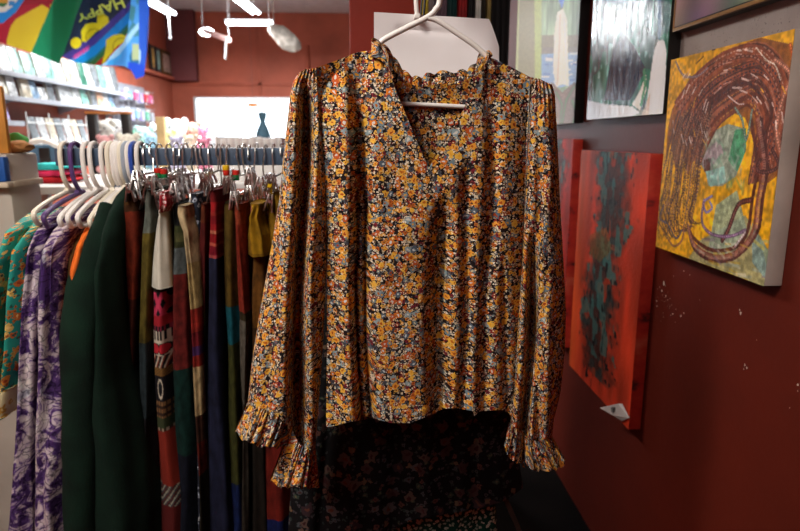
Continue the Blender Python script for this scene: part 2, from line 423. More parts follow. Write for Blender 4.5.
# tall red canvas with a dark green drip of paint
y0 = avgY((580, 150), (570, 372)); y1 = avgY((652, 154), (628, 418))
z1 = (PX(580, 150, XF).z + PX(652, 154, XF).z) / 2; z0 = (PX(570, 372, XF).z + PX(627, 420, XF).z) / 2
print('RED', y0, y1, z0, z1)
def redp(tf, seed, base=(196, 62, 36)):
    r = Ras(110, 240, tf, base)
    def f(X, Y, a):
        n = vnoise(X, Y * .4, 14, seed); a = a * (.78 + .44 * n)[..., None]
        e = np.clip(1 - X * 4.0, 0, 1)[..., None]; a = a * (1 - .8 * e) + np.array((224, 92, 38)) * .8 * e * (.85 + .3 * n)[..., None]
        w = vnoise(X, Y * 2, 3.5, seed + 1) - .5
        d = np.abs(X - .50 - .16 * w - .05 * np.sin(Y * 7)); wd = .31 - .12 * np.clip(Y - .72, 0, 1) * 3
        wd = wd + .14 * (vnoise(X, Y * 2, 13, seed + 2) - .5) + .10 * (vnoise(X, Y * 2, 30, seed + 4) - .5)
        k = np.clip((wd - d) * 5, 0, 1)[..., None] * (Y < .93)[..., None]
        c = np.array((58, 34, 28)) + (vnoise(X, Y * 2, 16, seed + 5) > .56)[..., None] * np.array((-24, 20, 26)) + (vnoise(X, Y * 2, 11, seed + 6) > .7)[..., None] * np.array((90, 14, -8))
        a = a * (1 - k * .92) + c * k * .92
        k2 = ((vnoise(X * 1.3, Y * 1.1, 15, seed + 7) > .60) & (d < wd * .85) & (Y < .85))[..., None]
        a = np.where(k2, a * .3 + np.array((54, 108, 104)) * .75, a)
        k3 = ((vnoise(X * 2, Y * 1.4, 26, seed + 8) > .77) & (d < wd * .9))[..., None]
        a = np.where(k3, np.array((18, 22, 24)), a)
        return a
    r.fuzz(f); return r
tf = rectmap(y0, y1, z0, z1)
r = redp(tf, 21)
r.poly([(590, 235), (606, 228), (612, 250), (600, 262), (590, 255)], (130, 92, 30), .5, .4)
k = NT('red_painted_canvas_edge'); co = k.objc(); k.bump(k.noise(co, 50, 4), .3, .004)
m_rededge = k.done(k.ramp(k.noise(k.scale(co, (1, 1, 1.6)), 9, 4, .6), [(.34, (92, 34, 34)), (.42, (196, 48, 40)), (.56, (214, 66, 48)), (.74, (226, 110, 84))]), .5)
rp = picture('canvas_painting', 'tall red canvas with a dark green streak and a dangling barcode sticker', 'painting', y0, y1, z0, z1, r, m_acr, m_rededge)
m_tag = plain('white_sticker', (205, 200, 195), .6, var=.04); m_ink = plain('black_ink', (26, 24, 24), .7)
b = MB()
P = [PX(600, 408, XF - .03), PX(618, 404, XF - .012), PX(622, 404, XF - .004), PX(629, 418, XF - .004), PX(622, 421, XF - .006), PX(612, 415, XF - .02)]
b.extrude_poly(P, (.0012, 0, .0012)); tg = b.build('barcode_sticker', m_tag, rp, smooth=False); tg['label'] = 'white barcode sticker peeling off the bottom corner'
b = MB()
for i, px in enumerate(np.linspace(611, 618, 7)):
    X = XF - .021 + .0021 * i - .0015
    b.extrude_poly([PX(px, 407.2, X), PX(px + .6, 407.2, X), PX(px + .9, 412 + i * .25, X), PX(px + .3, 412 + i * .25, X)], (.0006, 0, 0))
b.build('barcode', m_ink, tg, smooth=False)

# second red canvas, beyond the blouse
y0b = PX(536, 140, XF).y; y1b = avgY((571, 139), (567, 300))
tf = rectmap(y0b, y1b, PX(566, 352, XF).z, PX(571, 139, XF).z)
r = redp(tf, 43, (170, 44, 34))
picture('canvas_painting', 'dark red canvas half hidden between the blouse sleeve and the tall red canvas', 'painting', y0b, y1b, PX(566, 352, XF).z, PX(571, 139, XF).z, r, m_acr, m_rededge)

# framed waterfall picture
m_blackf = plain('black_frame', (20, 18, 18), .45, var=.1)
y0 = PX(516, 60, XF).y; y1 = PX(577, 60, XF).y; z0 = PX(574, 123, XF).z; z1 = 2.56
def fall():
    r = Ras(130, 300, rectmap(y0, y1, z0, z1), (98, 118, 92)); rr = random.Random(9)
    r.fuzz(lambda X, Y, a: a * (.7 + .6 * vnoise(X * 1.5, Y * .7, 14, 11))[..., None] + (vnoise(X * 3, Y, 20, 12) * 40)[..., None])
    r.poly([(541, 47), (580, 47), (580, 84), (541, 90)], (120, 146, 176), 1, .15)
    for q in range(30):
        x, y = rr.uniform(541, 574), rr.uniform(50, 84); r.stroke([(x, y), (x + rr.uniform(3, 8), y + rr.uniform(-1, 1))], 2.2, rr.choice([(196, 208, 220), (84, 110, 160), (226, 226, 228)]), .8)
    r.poly([(541, 35), (580, 35), (580, 52), (541, 54)], (112, 98, 82), .8, .3)
    r.poly([(557, 12), (563, 8), (567, 20), (568, 60), (569, 86), (562, 84), (556, 87), (553, 70), (554, 34)], (206, 190, 172), 1, .12)
    r.stroke([(560, 15), (559, 50), (557, 84)], 2, (168, 148, 130), .8); r.stroke([(564, 20), (566, 60), (565, 82)], 1.6, (236, 226, 214), .8)
    r.poly([(558, 0), (565, -4), (562, 9)], (90, 120, 190), .9)
    r.poly([(541, 86), (552, 82), (562, 92), (574, 82), (580, 88), (580, 130), (541, 130)], (112, 92, 80), 1, .25)
    for a in [[(545, 88), (552, 100), (556, 122)], [(556, 92), (562, 104), (560, 124)], [(574, 86), (566, 100), (562, 122)], [(572, 100), (576, 112), (572, 124)]]:
        r.stroke(a, 7, rr.choice([(132, 104, 88), (96, 82, 72)]), .8); r.stroke(a, 2.5, (78, 112, 70), .7)
    r.poly([(512, -60), (536, -60), (536, 130), (506, 130)], (126, 122, 96), 1, .2)
    r.poly([(534, -90), (542, -90), (541, 130), (535, 130)], (150, 162, 98), .95, .2)
    r.poly([(517, -90), (521, -90), (517, 130), (512, 130)], (164, 172, 120), .8, .2)
    r.fuzz(lambda X, Y, a: np.clip(a * 1.25 + 8, 0, 240))
    return r
m_sat = attr_paint('satin_paint', .4, .4, 24, .22)
picture('framed_painting', 'framed waterfall painting with a black side edge, closest to the blouse', 'painting', y0, y1, z0, z1, fall(), m_sat, m_blackf, edge='frame')
# varnished dark green picture
y0 = PX(590, 60, XF).y; y1 = PX(667, 60, XF).y; z0 = (PX(588, 118, XF).z + PX(660, 116, XF).z) / 2; z1 = 2.45
def dark():
    r = Ras(150, 260, rectmap(y0, y1, z0, z1), (40, 66, 60))
    r.fuzz(lambda X, Y, a: a * (.55 + .9 * vnoise(X * 1.2, Y * .8, 16, 31))[..., None] + (vnoise(X, Y, 9, 32) > .62)[..., None] * np.array((-6, 26, 10)) + (vnoise(X, Y, 30, 33) > .8)[..., None] * np.array((50, 60, 60)))
    r.poly([(622, 30), (634, 45), (646, 70), (638, 84), (630, 100), (604, 100), (610, 62)], (22, 30, 46), .92, .3)
    r.poly([(600, 0), (670, -40), (670, 30), (655, 40), (640, 10)], (36, 70, 74), .6, .4)
    r.poly([(588, 100), (606, 104), (632, 106), (640, 112), (620, 122), (584, 122)], (224, 232, 242), 1, .25)  # white foam, brightened so it doubles as a painted gloss highlight
    r.poly([(632, 104), (640, 90), (646, 74), (646, 90), (640, 110)], (200, 194, 182), 1, .1)
    r.stroke([(644, 70), (645, 85), (641, 104)], 4, (60, 120, 80), .9)
    r.poly([(644, 122), (648, 90), (654, 50), (658, 40), (664, 40), (666, 50), (664, 122)], (226, 218, 206), 1, .06)
    r.poly([(640, 118), (650, 92), (648, 118)], (168, 140, 120), .8, .1)
    r.poly([(584, 114), (668, 108), (668, 126), (584, 126)], (206, 198, 184), .55, .15)
    r.stroke([(660, -40), (659, 36)], 5, (40, 76, 110), .8); r.stroke([(655, -40), (652, 34)], 2, (150, 200, 190), .8)
    r.fuzz(lambda X, Y, a: np.clip(a * 1.2 + 6, 0, 240))
    return r
picture('framed_painting', 'glossy dark green framed painting with cream brush marks in its lower corner', 'painting', y0, y1, z0, z1, dark(), m_gloss, m_blackf, edge='frame')
# picture in the top corner, dark frame with brass edge
y0 = PX(673, 20, XF).y; y1 = .82; z0 = PX(673, 32, XF).z; z1 = 2.5
r = Ras(120, 120, rectmap(y0, y1, z0, z1), (132, 110, 110))
r.fuzz(lambda X, Y, a: a * (.8 + .4 * vnoise(X, Y, 10, 51))[..., None] + (vnoise(X, Y, 6, 52) - .5)[..., None] * np.array((70, -30, -10)) + (vnoise(X, Y, 7, 53) - .6)[..., None] * np.array((-30, 0, 60)))
t = thing('framed_painting', 'dusky mauve painting in a dark frame above the yellow canvas', 'painting', (XR, (y0 + y1) / 2, z0))
b = MB(); b.box(XF + .004, XR - .001, y1, y0, z0, z1, .002); b.build('backing_frame', m_blackf, t)
canvas_grid(MB(), r, y0 - .006, y1 + .006, z0 + .012, z1 - .01, XF + .002).build('painted_face', m_sat, t)
m_brass = plain('dull_brass', (150, 112, 64), .4, .6)
b = MB(); b.box(XF, XF + .012, y1, y0, z0, z0 + .009, .002); b.box(XF, XF + .012, y0 - .006, y0, z0, z1, .002); q = b.build('brass_edge', m_brass, t)
# speckled grey sheet on the wall behind the yellow canvas
k = NT('speckled_grey_paper'); co = k.objc(); n = k.noise(co, 160, 3, .7); c1 = k.ramp(k.noise(co, 5, 3), [(.3, (120, 106, 102)), (.7, (150, 138, 132))])
c2 = k.mix(k.ramp(n, [(.62, (0, 0, 0)), (.7, (255, 255, 255))]), c1, L4((78, 68, 66))); k.bump(n, .3, .003); m_gsheet = k.done(c2, .6)
b = MB(); b.box(XR - .006, XR - .001, .9, PX(681, 50, XR).y, 1.62, 1.80, .001)
tagp(b.build('wall_sheet', m_gsheet), 'speckled grey sheet on the wall between the yellow canvas and the mauve painting', 'poster')
# ------------------------------------------------------------------ printed cloths
def flowers(k, uv, sc, presence, R0, cols, centre, base, seed, petals=5, wob=.75):
    v = k.node('ShaderNodeVectorMath', operation='ADD'); k.put(v.inputs[0], k.scale(uv, (1, 1, 0))); v.inputs[1].default_value = (seed * 1.37, seed * .71, 0)
    vo = k.node('ShaderNodeTexVoronoi', voronoi_dimensions='2D'); k.put(vo.inputs['Vector'], v.outputs[0]); vo.inputs['Scale'].default_value = sc; vo.inputs['Randomness'].default_value = .85
    v2 = k.node('ShaderNodeVectorMath', operation='ADD'); nq = k.node('ShaderNodeTexNoise'); k.put(nq.inputs['Vector'], uv); nq.inputs['Scale'].default_value = sc * 1.7; nq.inputs['Detail'].default_value = 1
    k.put(v2.inputs[0], v.outputs[0]); k.put(v2.inputs[1], k.scale(nq.outputs['Color'], wob / sc)); k.put(vo.inputs['Vector'], v2.outputs[0])
    d = k.node('ShaderNodeVectorMath', operation='SUBTRACT'); k.put(d.inputs[0], v2.outputs[0]); k.put(d.inputs[1], vo.outputs['Position'])
    s = k.sep(d.outputs[0]); ang = k.math('ARCTAN2', s[1], s[0])
    rgb = k.sep(vo.outputs['Color'])
    pet = k.math('COSINE', k.math('ADD', k.math('MULTIPLY', ang, float(petals)), k.math('MULTIPLY', rgb[2], 6.28)))
    rad = k.math('MULTIPLY', k.math('MULTIPLY_ADD', pet, .13, .86), k.math('MULTIPLY', R0, k.math('MULTIPLY_ADD', rgb[2], .5, .65)))
    dist = vo.outputs['Distance']
    inside = k.math('MULTIPLY', k.math('LESS_THAN', dist, rad), k.math('LESS_THAN', rgb[1], presence))
    col = k.ramp(rgb[0], [(i / len(cols), c) for i, c in enumerate(cols)], 'CONSTANT')
    cc = k.ramp(rgb[0], [(i / len(centre), c) for i, c in enumerate(centre)], 'CONSTANT')
    ctr = k.math('LESS_THAN', dist, k.math('MULTIPLY', rad, .38))
    return k.mix(inside, base, k.mix(ctr, col, cc))
def blouse_mat():
    k = NT('orange_floral_print'); uv = k.uv()
    base = k.ramp(k.noise(uv, 60, 2), [(.35, (18, 14, 18)), (.7, (40, 26, 24))])
    base = flowers(k, uv, 185, .78, .52, [(196, 174, 136), (140, 114, 86), (212, 200, 178), (64, 52, 46), (176, 128, 60), (104, 102, 100), (200, 180, 148)], [(60, 40, 30), (200, 150, 60), (60, 50, 50)], base, 3, 4)
    base = flowers(k, uv, 255, .42, .5, [(226, 214, 196), (196, 176, 150), (120, 40, 36), (226, 214, 196), (90, 96, 104)], [(226, 214, 196), (190, 150, 110)], base, 6, 3)
    base = flowers(k, uv, 124, .62, .56, [(208, 134, 44), (176, 90, 32), (206, 162, 76), (98, 114, 120), (128, 36, 34), (210, 148, 58), (64, 70, 80), (190, 116, 46), (112, 32, 44)], [(120, 50, 24), (226, 206, 160), (60, 30, 24)], base, 1, 5)
    base = flowers(k, uv, 75, .55, .48, [(218, 146, 50), (218, 168, 66), (104, 122, 130), (196, 106, 32), (80, 92, 104), (216, 148, 54), (180, 80, 34), (130, 148, 152), (216, 164, 60)], [(160, 74, 24), (214, 150, 40), (196, 200, 200), (150, 60, 24), (196, 190, 180), (170, 90, 24)], base, 2, 5)
    k.bump(k.noise(uv, 700, 2), .15, .001)
    return k.done(base, .85, 0, .12)
m_blouse = blouse_mat()
def dress_mat():
    k = NT('black_rose_print'); uv = k.uv()
    base = k.ramp(k.noise(uv, 20, 3), [(.35, (8, 7, 9)), (.7, (15, 12, 14))])
    base = flowers(k, uv, 110, .28, .5, [(60, 62, 62), (44, 56, 52), (70, 62, 66)], [(30, 30, 30)], base, 4, 3)
    base = flowers(k, uv, 62, .25, .5, [(92, 58, 50), (64, 66, 70), (100, 74, 56), (48, 60, 50)], [(60, 34, 30), (90, 80, 60)], base, 5, 4)
    base = flowers(k, uv, 30, .3, .45, [(66, 46, 44), (84, 66, 58), (52, 36, 40), (84, 76, 76)], [(56, 24, 26), (90, 52, 40)], base, 8, 5)
    k.bump(k.noise(uv, 600, 2), .15, .001); return k.done(base, .8, 0, .2)
m_dress = dress_mat()
k = NT('green_dotted_print'); uv = k.uv()
m_dots = k.done(flowers(k, uv, 85, .9, .40, [(190, 206, 190), (160, 190, 172), (210, 216, 200)], [(150, 166, 150)], L4((14, 70, 58)), 2, 2), .8, 0, .2)
m_plast = plain('white_plastic', (228, 222, 216), .35, var=.03)

# ------------------------------------------------------------------ the blouse
Y0 = 1.10
xL = [(40, 316), (68, 316), (120, 321), (230, 327), (330, 327), (430, 326)]
xR = [(40, 530), (76, 530), (120, 528), (230, 523), (330, 518), (430, 512)]
yTf = [(312, 69), (335, 61), (358, 52), (374, 50), (381, 48), (387, 62), (395, 92), (410, 130), (427, 168), (445, 141), (463, 110), (476, 78), (486, 56), (497, 60), (515, 69), (532, 78)]
yTb = [(312, 69), (335, 61), (358, 52), (374, 52), (390, 66), (403, 80), (416, 87), (440, 84), (460, 84), (472, 76), (486, 58), (497, 60), (515, 69), (532, 78)]
yB = [(312, 426), (330, 427), (345, 423), (372, 418), (390, 423), (410, 423), (428, 416), (442, 409), (455, 408), (472, 411), (474, 416), (480, 411), (500, 410), (507, 412), (516, 422)]
FOLD = [  # x at the top, x at the bottom, width px, depth m (positive = valley), first row, last row
    (356, 366, 7, .076, 10, 460), (346, 348, 8, -.006, 60, 460), (333, 334, 3.5, .008, 240, 460), (376, 386, 14, -.006, 60, 460),
    (444, 438, 9, .042, 190, 460), (408, 412, 16, -.006, 190, 460), (472, 462, 6, .020, 150, 460), (494, 484, 7, .020, 80, 460), (508, 504, 4, .008, 240, 460)]
def fold(x, y, table, y0, y1):
    d = 0
    for a, b2, w, amp, ya, yb in table:
        xc = a + (b2 - a) * (y - y0) / (y1 - y0) + 2.2 * math.sin(y / 47 + a)
        e = sm(ya, ya + 50, y)
        q = (x - xc) / w
        d += amp * e * math.exp(-q * q) * (1 + .35 * nz(a * .1, y * .02))
    return d
def body(front):
    def fn(u, v):
        yT0 = ip(yTf if front else yTb, ip(xL, 60) + u * (ip(xR, 60) - ip(xL, 60)))
        yb = ip(yB, ip(xL, 425) + u * (ip(xR, 425) - ip(xL, 425))) - (0 if front else 2)
        y = yT0 + (yb - yT0) * v
        x = ip(xL, y) + u * (ip(xR, y) - ip(xL, y))
        e = 1 - abs(2 * u - 1) ** 5
        top = 1.0
        xt = ip(xL, 60) + u * (ip(xR, 60) - ip(xL, 60))
        if front and not (384 < xt < 484): top = 1 - math.exp(-(y - yT0) / 16)
        dY = -.034 * e
        if front:
            if y < 180: dY += .012 * sm(180, 60, y) * e
            dY += fold(x, y, FOLD, 50, 425) * (.55 + .45 * sm(60, 200, y))
            dY += .004 * nz(x * .035, y * .014, 3) + .0014 * nz(x * .06, y * .03, 9)
            if v > .965: dY -= .002
            dY = dY * top + .012 * (1 - top)
        else: dY = (.050 - .026 * sm(170, 130, abs(x - 428) * 1.2 + max(0, y - 150) * 3)) * e - .6 * fold(x, y, FOLD, 50, 425) * sm(100, 300, y) * (1 if e > .5 else e)
        if not front and y < 110: dY -= .02 * sm(110, 60, y)
        return PY(x, y, Y0 + dY)
    return fn
def sleeve(xo, xi, top, bot, folds, y0, y1, front, dep=.042):
    def fn(u, v):
        xt = ip(xo, y0) + u * (ip(xi, y0) - ip(xo, y0)); yt = ip(top, xt)
        yb = ip(bot, u)
        y = yt + (yb - yt) * v; x = ip(xo, y) + u * (ip(xi, y) - ip(xo, y))
        e = max(0, 1 - (2 * u - 1) ** 2) ** .5
        k = 1 - .7 * math.exp(-v / .05)
        if front:
            dY = -dep * e * k + fold(x, y, folds, y0, y1) * e ** .5 + .0035 * math.sin(u * 40) * math.exp(-v / .07) + .004 * nz(x * .07, y * .02, 5) * e + .002 * nz(x * .08, y * .03, 15) * e * sm(.1, .5, v)
        else: dY = .035 * e * k
        return PY(x, y, Y0 + .012 + dY)
    return fn
t_blouse = thing('blouse', 'orange and yellow floral blouse with ruffled collar and cuffs on a white hanger', 'blouse', PY(425, 425, Y0))
mb = MB()
mb.grid(body(True), 170, 120, uvfn=flat_uv); mb.grid(body(False), 70, 50, uvfn=flat_uv, flip=True)
mb.build('bodice', m_blouse, t_blouse, angle=180)
# sleeve beside the rack
XO = [(60, 304), (72, 299), (82, 293), (95, 290), (140, 285), (200, 279), (260, 269), (310, 260), (360, 252), (400, 248), (450, 240)]
XI = [(60, 318), (72, 318), (95, 321), (140, 323), (200, 327), (260, 327), (310, 325), (360, 322), (400, 319), (450, 315)]
topL = [(296, 75), (305, 69), (318, 68)]
botL = [(0, 404), (.15, 408), (.4, 414), (.58, 424), (.66, 440), (.8, 449), (1, 450)]
FL = [(306, 296, 7, .062, 60, 470), (296, 278, 7, -.006, 80, 470), (313, 310, 5, -.010, 120, 470), (290, 262, 5, .007, 200, 470)]
mb = MB(); mb.grid(sleeve(XO, XI, topL, botL, FL, 72, 450, True), 60, 110, uvfn=arc_uv()); mb.grid(sleeve(XO, XI, topL, botL, FL, 72, 450, False), 24, 50, uvfn=arc_uv(), flip=True)
s1 = mb.build('sleeve', m_blouse, t_blouse, angle=180)
# sleeve beside the wall
XO2 = [(60, 548), (80, 551), (95, 555), (150, 558), (200, 560), (260, 563.5), (310, 566), (350, 565), (390, 561), (420, 554), (460, 549)]
XI2 = [(60, 530), (80, 530), (150, 527), (230, 523), (300, 519), (350, 516), (400, 513), (440, 508), (460, 506)]
topR = [(530, 77), (540, 79), (553, 86)]
botR = [(0, 437), (.3, 441), (.5, 440), (.66, 434), (.85, 428), (1, 424)]
FR = [(541, 524, 4.5, .05, 220, 470), (538, 536, 5, .010, 80, 260), (552, 545, 6, -.008, 100, 470), (530, 515, 5, -.008, 250, 470), (549, 540, 4, .008, 200, 470)]
mb = MB(); mb.grid(sleeve(XO2, XI2, topR, botR, FR, 80, 440, True), 60, 110, uvfn=arc_uv(), flip=True); mb.grid(sleeve(XO2, XI2, topR, botR, FR, 80, 440, False), 24, 50, uvfn=arc_uv())
s2 = mb.build('sleeve', m_blouse, t_blouse, angle=180)
# gathered strips: cuffs and collar
def ruffle(name, top, bot, parent, nfr, amp, n=120, m=14, drop=1.5, back=None):
    tp = spl(top, 12); bt = spl(bot, 12)
    def smp(c, t):
        q = t * (len(c) - 1); i = min(int(q), len(c) - 2); return c[i].lerp(c[i + 1], q - i)
    def fn(u, v):
        a = smp(tp, u); c = smp(bt, u); p = a.lerp(c, v)
        ph = u * nfr * 6.283 + 1.3 * math.sin(u * 17)
        e = v ** 1.2
        p = Vector((p.x + amp * 260 * math.cos(ph) * e * .5, p.y + drop * math.sin(ph * 1.0 + .6) * e, p.z + amp * math.sin(ph) * e + .0025 * math.sin(ph * 2.3) * (1 - v)))
        return PY(p.x, p.y, Y0 + p.z)
    b2 = MB(); b2.grid(fn, n, m, uvfn=arc_uv())
    if back: 
        def fb(u, v):
            a = smp(tp, u); c = smp(bt, u); p = a.lerp(c, v); ph = u * nfr * 6.283
            return PY(p.x, p.y - 1, Y0 + p.z + back * (.4 + .6 * v) * math.sin(math.pi * u) ** .5 + amp * .6 * math.sin(ph) * v)
        b2.grid(fb, n // 2, m, uvfn=arc_uv(), flip=True)
    return b2.build(name, m_blouse, parent, angle=180)
ruffle('cuff', [(247, 403, .012), (258, 407, -.022), (270, 411, -.03), (283, 416, -.026), (291, 424, -.005)], [(235, 431, .012), (243, 440, -.03), (258, 446, -.045), (272, 448, -.042), (286, 447, -.01)], s1, 6, .008, back=.06)
ruffle('cuff', [(291, 426, -.002), (297, 440, -.016), (304, 448, -.026), (310, 450, -.022), (316, 450, .01)], [(270, 480, .0), (279, 487, -.022), (293, 488, -.035), (306, 488, -.032), (319, 489, .006)], s1, 5, .007, back=.05)
ruffle('cuff', [(551, 435, .012), (545, 439, -.02), (537, 441, -.028), (530, 439, -.02), (524, 434, .004)], [(565, 459, .012), (561, 467, -.022), (548, 470, -.044), (535, 470, -.036), (525, 463, .0)], s2, 6, .008, back=.05)
ruffle('cuff', [(524, 432, .006), (519, 430, -.012), (514, 427, -.018), (509, 423, .01)], [(524, 466, .0), (516, 462, -.022), (509, 456, -.026), (504, 446, .008)], s2, 4, .006, back=.05)
# standing frill of the collar, round the neck from one front edge to the other
cb = [(391, 80, -.030), (383, 62, -.024), (371, 56, -.004), (379, 57, .02), (390, 66, .034), (403, 81, .042), (416, 88, .046), (428, 87, .047), (440, 85, .047), (460, 85, .042), (472, 77, .034), (484, 62, .016), (490, 59, -.004), (485, 64, -.02), (479, 78, -.03)]
ct = [(393, 76, -.034), (384, 46, -.030), (372, 40, -.006), (380, 41, .024), (391, 52, .038), (403, 69, .046), (416, 77, .050), (428, 74, .051), (440, 72, .051), (459, 71, .046), (471, 67, .036), (483, 51, .02), (492, 54, -.006), (488, 56, -.026), (481, 72, -.034)]
ruffle('collar', cb, ct, t_blouse, 15, .006, n=220, m=10, drop=1.6)
# narrow binding along the open front
def vedge(pts):
    b2 = MB(); b2.tube(spl([PY(x, y, Y0 + d) for x, y, d in pts], 6), .0022, 6); return b2
if 0: vedge([(387, 62, -.020), (395, 92, -.024), (410, 130, -.031), (427, 168, -.036)]).build('neck_binding', m_blouse, t_blouse)
if 0: vedge([(427, 168, -.037), (445, 141, -.033), (463, 110, -.027), (476, 78, -.022), (486, 58, -.012)]).build('neck_binding', m_blouse, t_blouse)

# white tube hanger carrying the blouse
RZ = 1.845
t_h = thing('clothes_hanger', 'white plastic hanger inside the floral blouse, its hook rising out of view', 'hanger', PY(432, 17, Y0 + .02))
nk = PY(431, 17, Y0 + .012); hx = PY(440, 0, Y0 + .012)
b = MB()
top = [PY(x, y, Y0 + .018) for x, y in [(516, 100), (512, 90), (498, 72), (480, 50), (455, 32), (438, 21), (428, 18)]]
b.tube(spl(top, 5), .0046, 10)
b.build('shoulder_arm', m_plast, t_h)
b = MB()
pts = [PY(x, y, Y0 + .018) for x, y in [(334, 98), (344, 86), (360, 67), (377, 51), (382, 41), (408, 27), (428, 17), (436, 9), (440, -2)]]
c0 = pts[-1]
pts += [Vector((c0.x + .001, c0.y, RZ - .03)), Vector((c0.x - .002, c0.y, RZ + .004)), Vector((c0.x - .022, c0.y, RZ + .017)), Vector((c0.x - .043, c0.y, RZ + .002)), Vector((c0.x - .045, c0.y, RZ - .016))]
RX = c0.x - .022
b.tube(spl(pts, 5), .005, 10); b.build('hook_arm', m_plast, t_h)
b = MB(); b.tube(spl([PY(x, y, Y0 + .018) for x, y in [(334, 92), (336, 100), (346, 102.5), (380, 103), (430, 105), (470, 107), (505, 107), (514, 104), (516, 96)]], 5), .0040, 10); b.build('crossbar', m_plast, t_h)

# rail overhead (just out of the frame) carrying the blouse, the board and the dresses
m_chrome = plain('chrome', (190, 190, 192), .2, 1., var=.05)
t_r = thing('garment_rail', 'chrome rail hung from the ceiling over the floral blouse', 'rail', (RX, 1.25, RZ))
b = MB(); b.tube([(RX, .98, RZ), (RX, 1.50, RZ)], .0125, 12); b.build('bar', m_chrome, t_r)
for y in (1.0, 1.47):
    b = MB(); b.tube([(RX, y, RZ), (RX, y, ZC)], .008, 8); b.build('drop_rod', m_chrome, t_r)

def hook_up(x, y, z, r=.0032, n=8):
    b2 = MB(); b2.tube(spl([(RX, y, z), (RX + .002, y, z + .03), (RX + .018, y, RZ - .02), (RX + .018, y, RZ + .004), (RX, y, RZ + .0175), (RX - .018, y, RZ + .004), (RX - .018, y, RZ - .012)], 6), r, n); return b2
# white board hanging behind the hanger
YB2 = 1.215
t_b = thing('display_board', 'plain white board with a clipped corner hanging behind the blouse collar', 'board', PY(437, 60, YB2))
outl = [(374, 12), (436, 15), (492, 19), (495, 28), (499, 41), (499, 150), (374, 150)]
b = MB()
def brd(u, v):
    y = 150 - 138 * (1 - v) if False else 12 + 138 * v
    xr = ip([(12, 489), (19, 492), (28, 495), (41, 499), (150, 499)], y); x = 374 + (xr - 374) * u
    y2 = y + (7 * u if v < .02 else 7 * u * (1 - v))
    k = .004 * math.exp(-abs((y2 - (29 + 4 * (x - 400) / 50)) / 3.)) * sm(392, 402, x) * sm(462, 452, x)
    return PY(x, y2, YB2 + .010 * math.sin(u * 3.1) + k + .004 * math.sin(v * 5 + u * 2))
b.grid(brd, 60, 60); b.grid(lambda u, v: brd(u, v) + Vector((0, .003, 0)), 60, 60, flip=True)
def rim(a0, a1):
    n = 60; vs = [];
    for i in range(n + 1):
        p = brd(*(a0[j] + (a1[j] - a0[j]) * i / n for j in (0, 1))); vs += [p, p + Vector((0, .003, 0))]
    b.add(vs, [(2 * i, 2 * i + 1, 2 * i + 3, 2 * i + 2) for i in range(n)])
rim((0, 0), (1, 0)); rim((1, 0), (1, 1)); rim((1, 1), (0, 1)); rim((0, 1), (0, 0))
m_board = plain('white_card', (226, 220, 220), .55, var=.02)
b.build('sheet', m_board, t_b)
b = MB(); p = PY(417, 16, YB2); p2 = PY(417, -14, YB2)
b.tube(spl([p, p2, (RX + .016, YB2, RZ - .015), (RX + .016, YB2, RZ + .004), (RX, YB2, RZ + .0175), (RX - .018, YB2, RZ + .002)], 6), .0042, 8); b.build('hook', m_plast, t_b)
b = MB(); b.box(p.x - .005, p.x + .005, YB2 - .005, YB2 + .014, p.z - .004, p.z + .004, .001); b.build('clip', m_plast, t_b)

# black rose-print dress and green dotted dress behind the blouse
def dress(name, label, Yd, L, Rr, topy, botc, mat, folds, dep, n=110, hk=None, shz=None):
    t = thing(name, label, 'dress', PY(410, 531, Yd))
    def fn(front):
        def f(u, v):
            xb = ip(L, 480) + u * (ip(Rr, 480) - ip(L, 480))
            yb = ip(botc, xb); yt = ip(topy, u); y = yt + (yb - yt) * v
            x = ip(L, y) + u * (ip(Rr, y) - ip(L, y)); e = max(0, 1 - (2 * u - 1) ** 2) ** .5
            d = fold(x, y, folds, 80, 531) * (1 if front else -.5) + .004 * nz(x * .05, y * .02, 7)
            return PY(x, y, Yd + (-dep if front else dep) * e * (1 - .6 * math.exp(-v / .05)) + d * e)
        return f
    b2 = MB(); b2.grid(fn(True), n, 90, uvfn=arc_uv()); b2.grid(fn(False), n // 2, 50, uvfn=arc_uv(), flip=True)
    b2.build('skirt', mat, t, angle=180); return t
m_dwire = plain('dark_wire', (40, 38, 38), .4, .8)
Ld = [(80, 352), (140, 342), (300, 322), (400, 314), (440, 302), (470, 292), (560, 286), (800, 280)]
Rd = [(80, 508), (140, 510), (300, 504), (400, 506), (430, 514), (487, 523), (560, 530), (800, 530)]
FD = [(345, 322, 5, .022, 150, 900), (335, 308, 8, -.012, 200, 900), (400, 392, 8, .016, 150, 900), (430, 426, 8, -.012, 200, 900), (470, 474, 7, .016, 200, 900), (365, 352, 8, -.012, 200, 900), (490, 503, 6, -.012, 200, 900), (450, 450, 6, .01, 200, 900)]
td = dress('dress', 'black dress with a dim rose print hanging behind the floral blouse', 1.29, Ld, Rd, [(0, 96), (.25, 80), (.5, 96), (.75, 80), (1, 98)], [(280, 640), (340, 590), (385, 534), (410, 520), (440, 515), (480, 508), (505, 500), (523, 487)], m_dress, FD, .035)
b = hook_up(RX, 1.29, PY(430, 88, 1.29).z, .0022); q = b.build('hanger_hook', m_dwire, td)
Lg = [(80, 380), (300, 372), (480, 366), (800, 350)]; Rg = [(80, 486), (300, 492), (480, 494), (531, 497), (800, 500)]
FG = [(400, 392, 7, .014, 150, 900), (430, 430, 7, -.012, 200, 900), (470, 478, 6, .014, 200, 900), (450, 454, 6, -.01, 200, 900)]
tg2 = dress('dress', 'green dress with small pale dots showing under the black rose-print hem', 1.375, Lg, Rg, [(0, 104), (.25, 92), (.5, 104), (.75, 92), (1, 104)], [(300, 660), (520, 660)], m_dots, FG, .028)
b = hook_up(RX, 1.375, PY(432, 98, 1.375).z, .0022); b.build('hanger_hook', m_dwire, tg2)
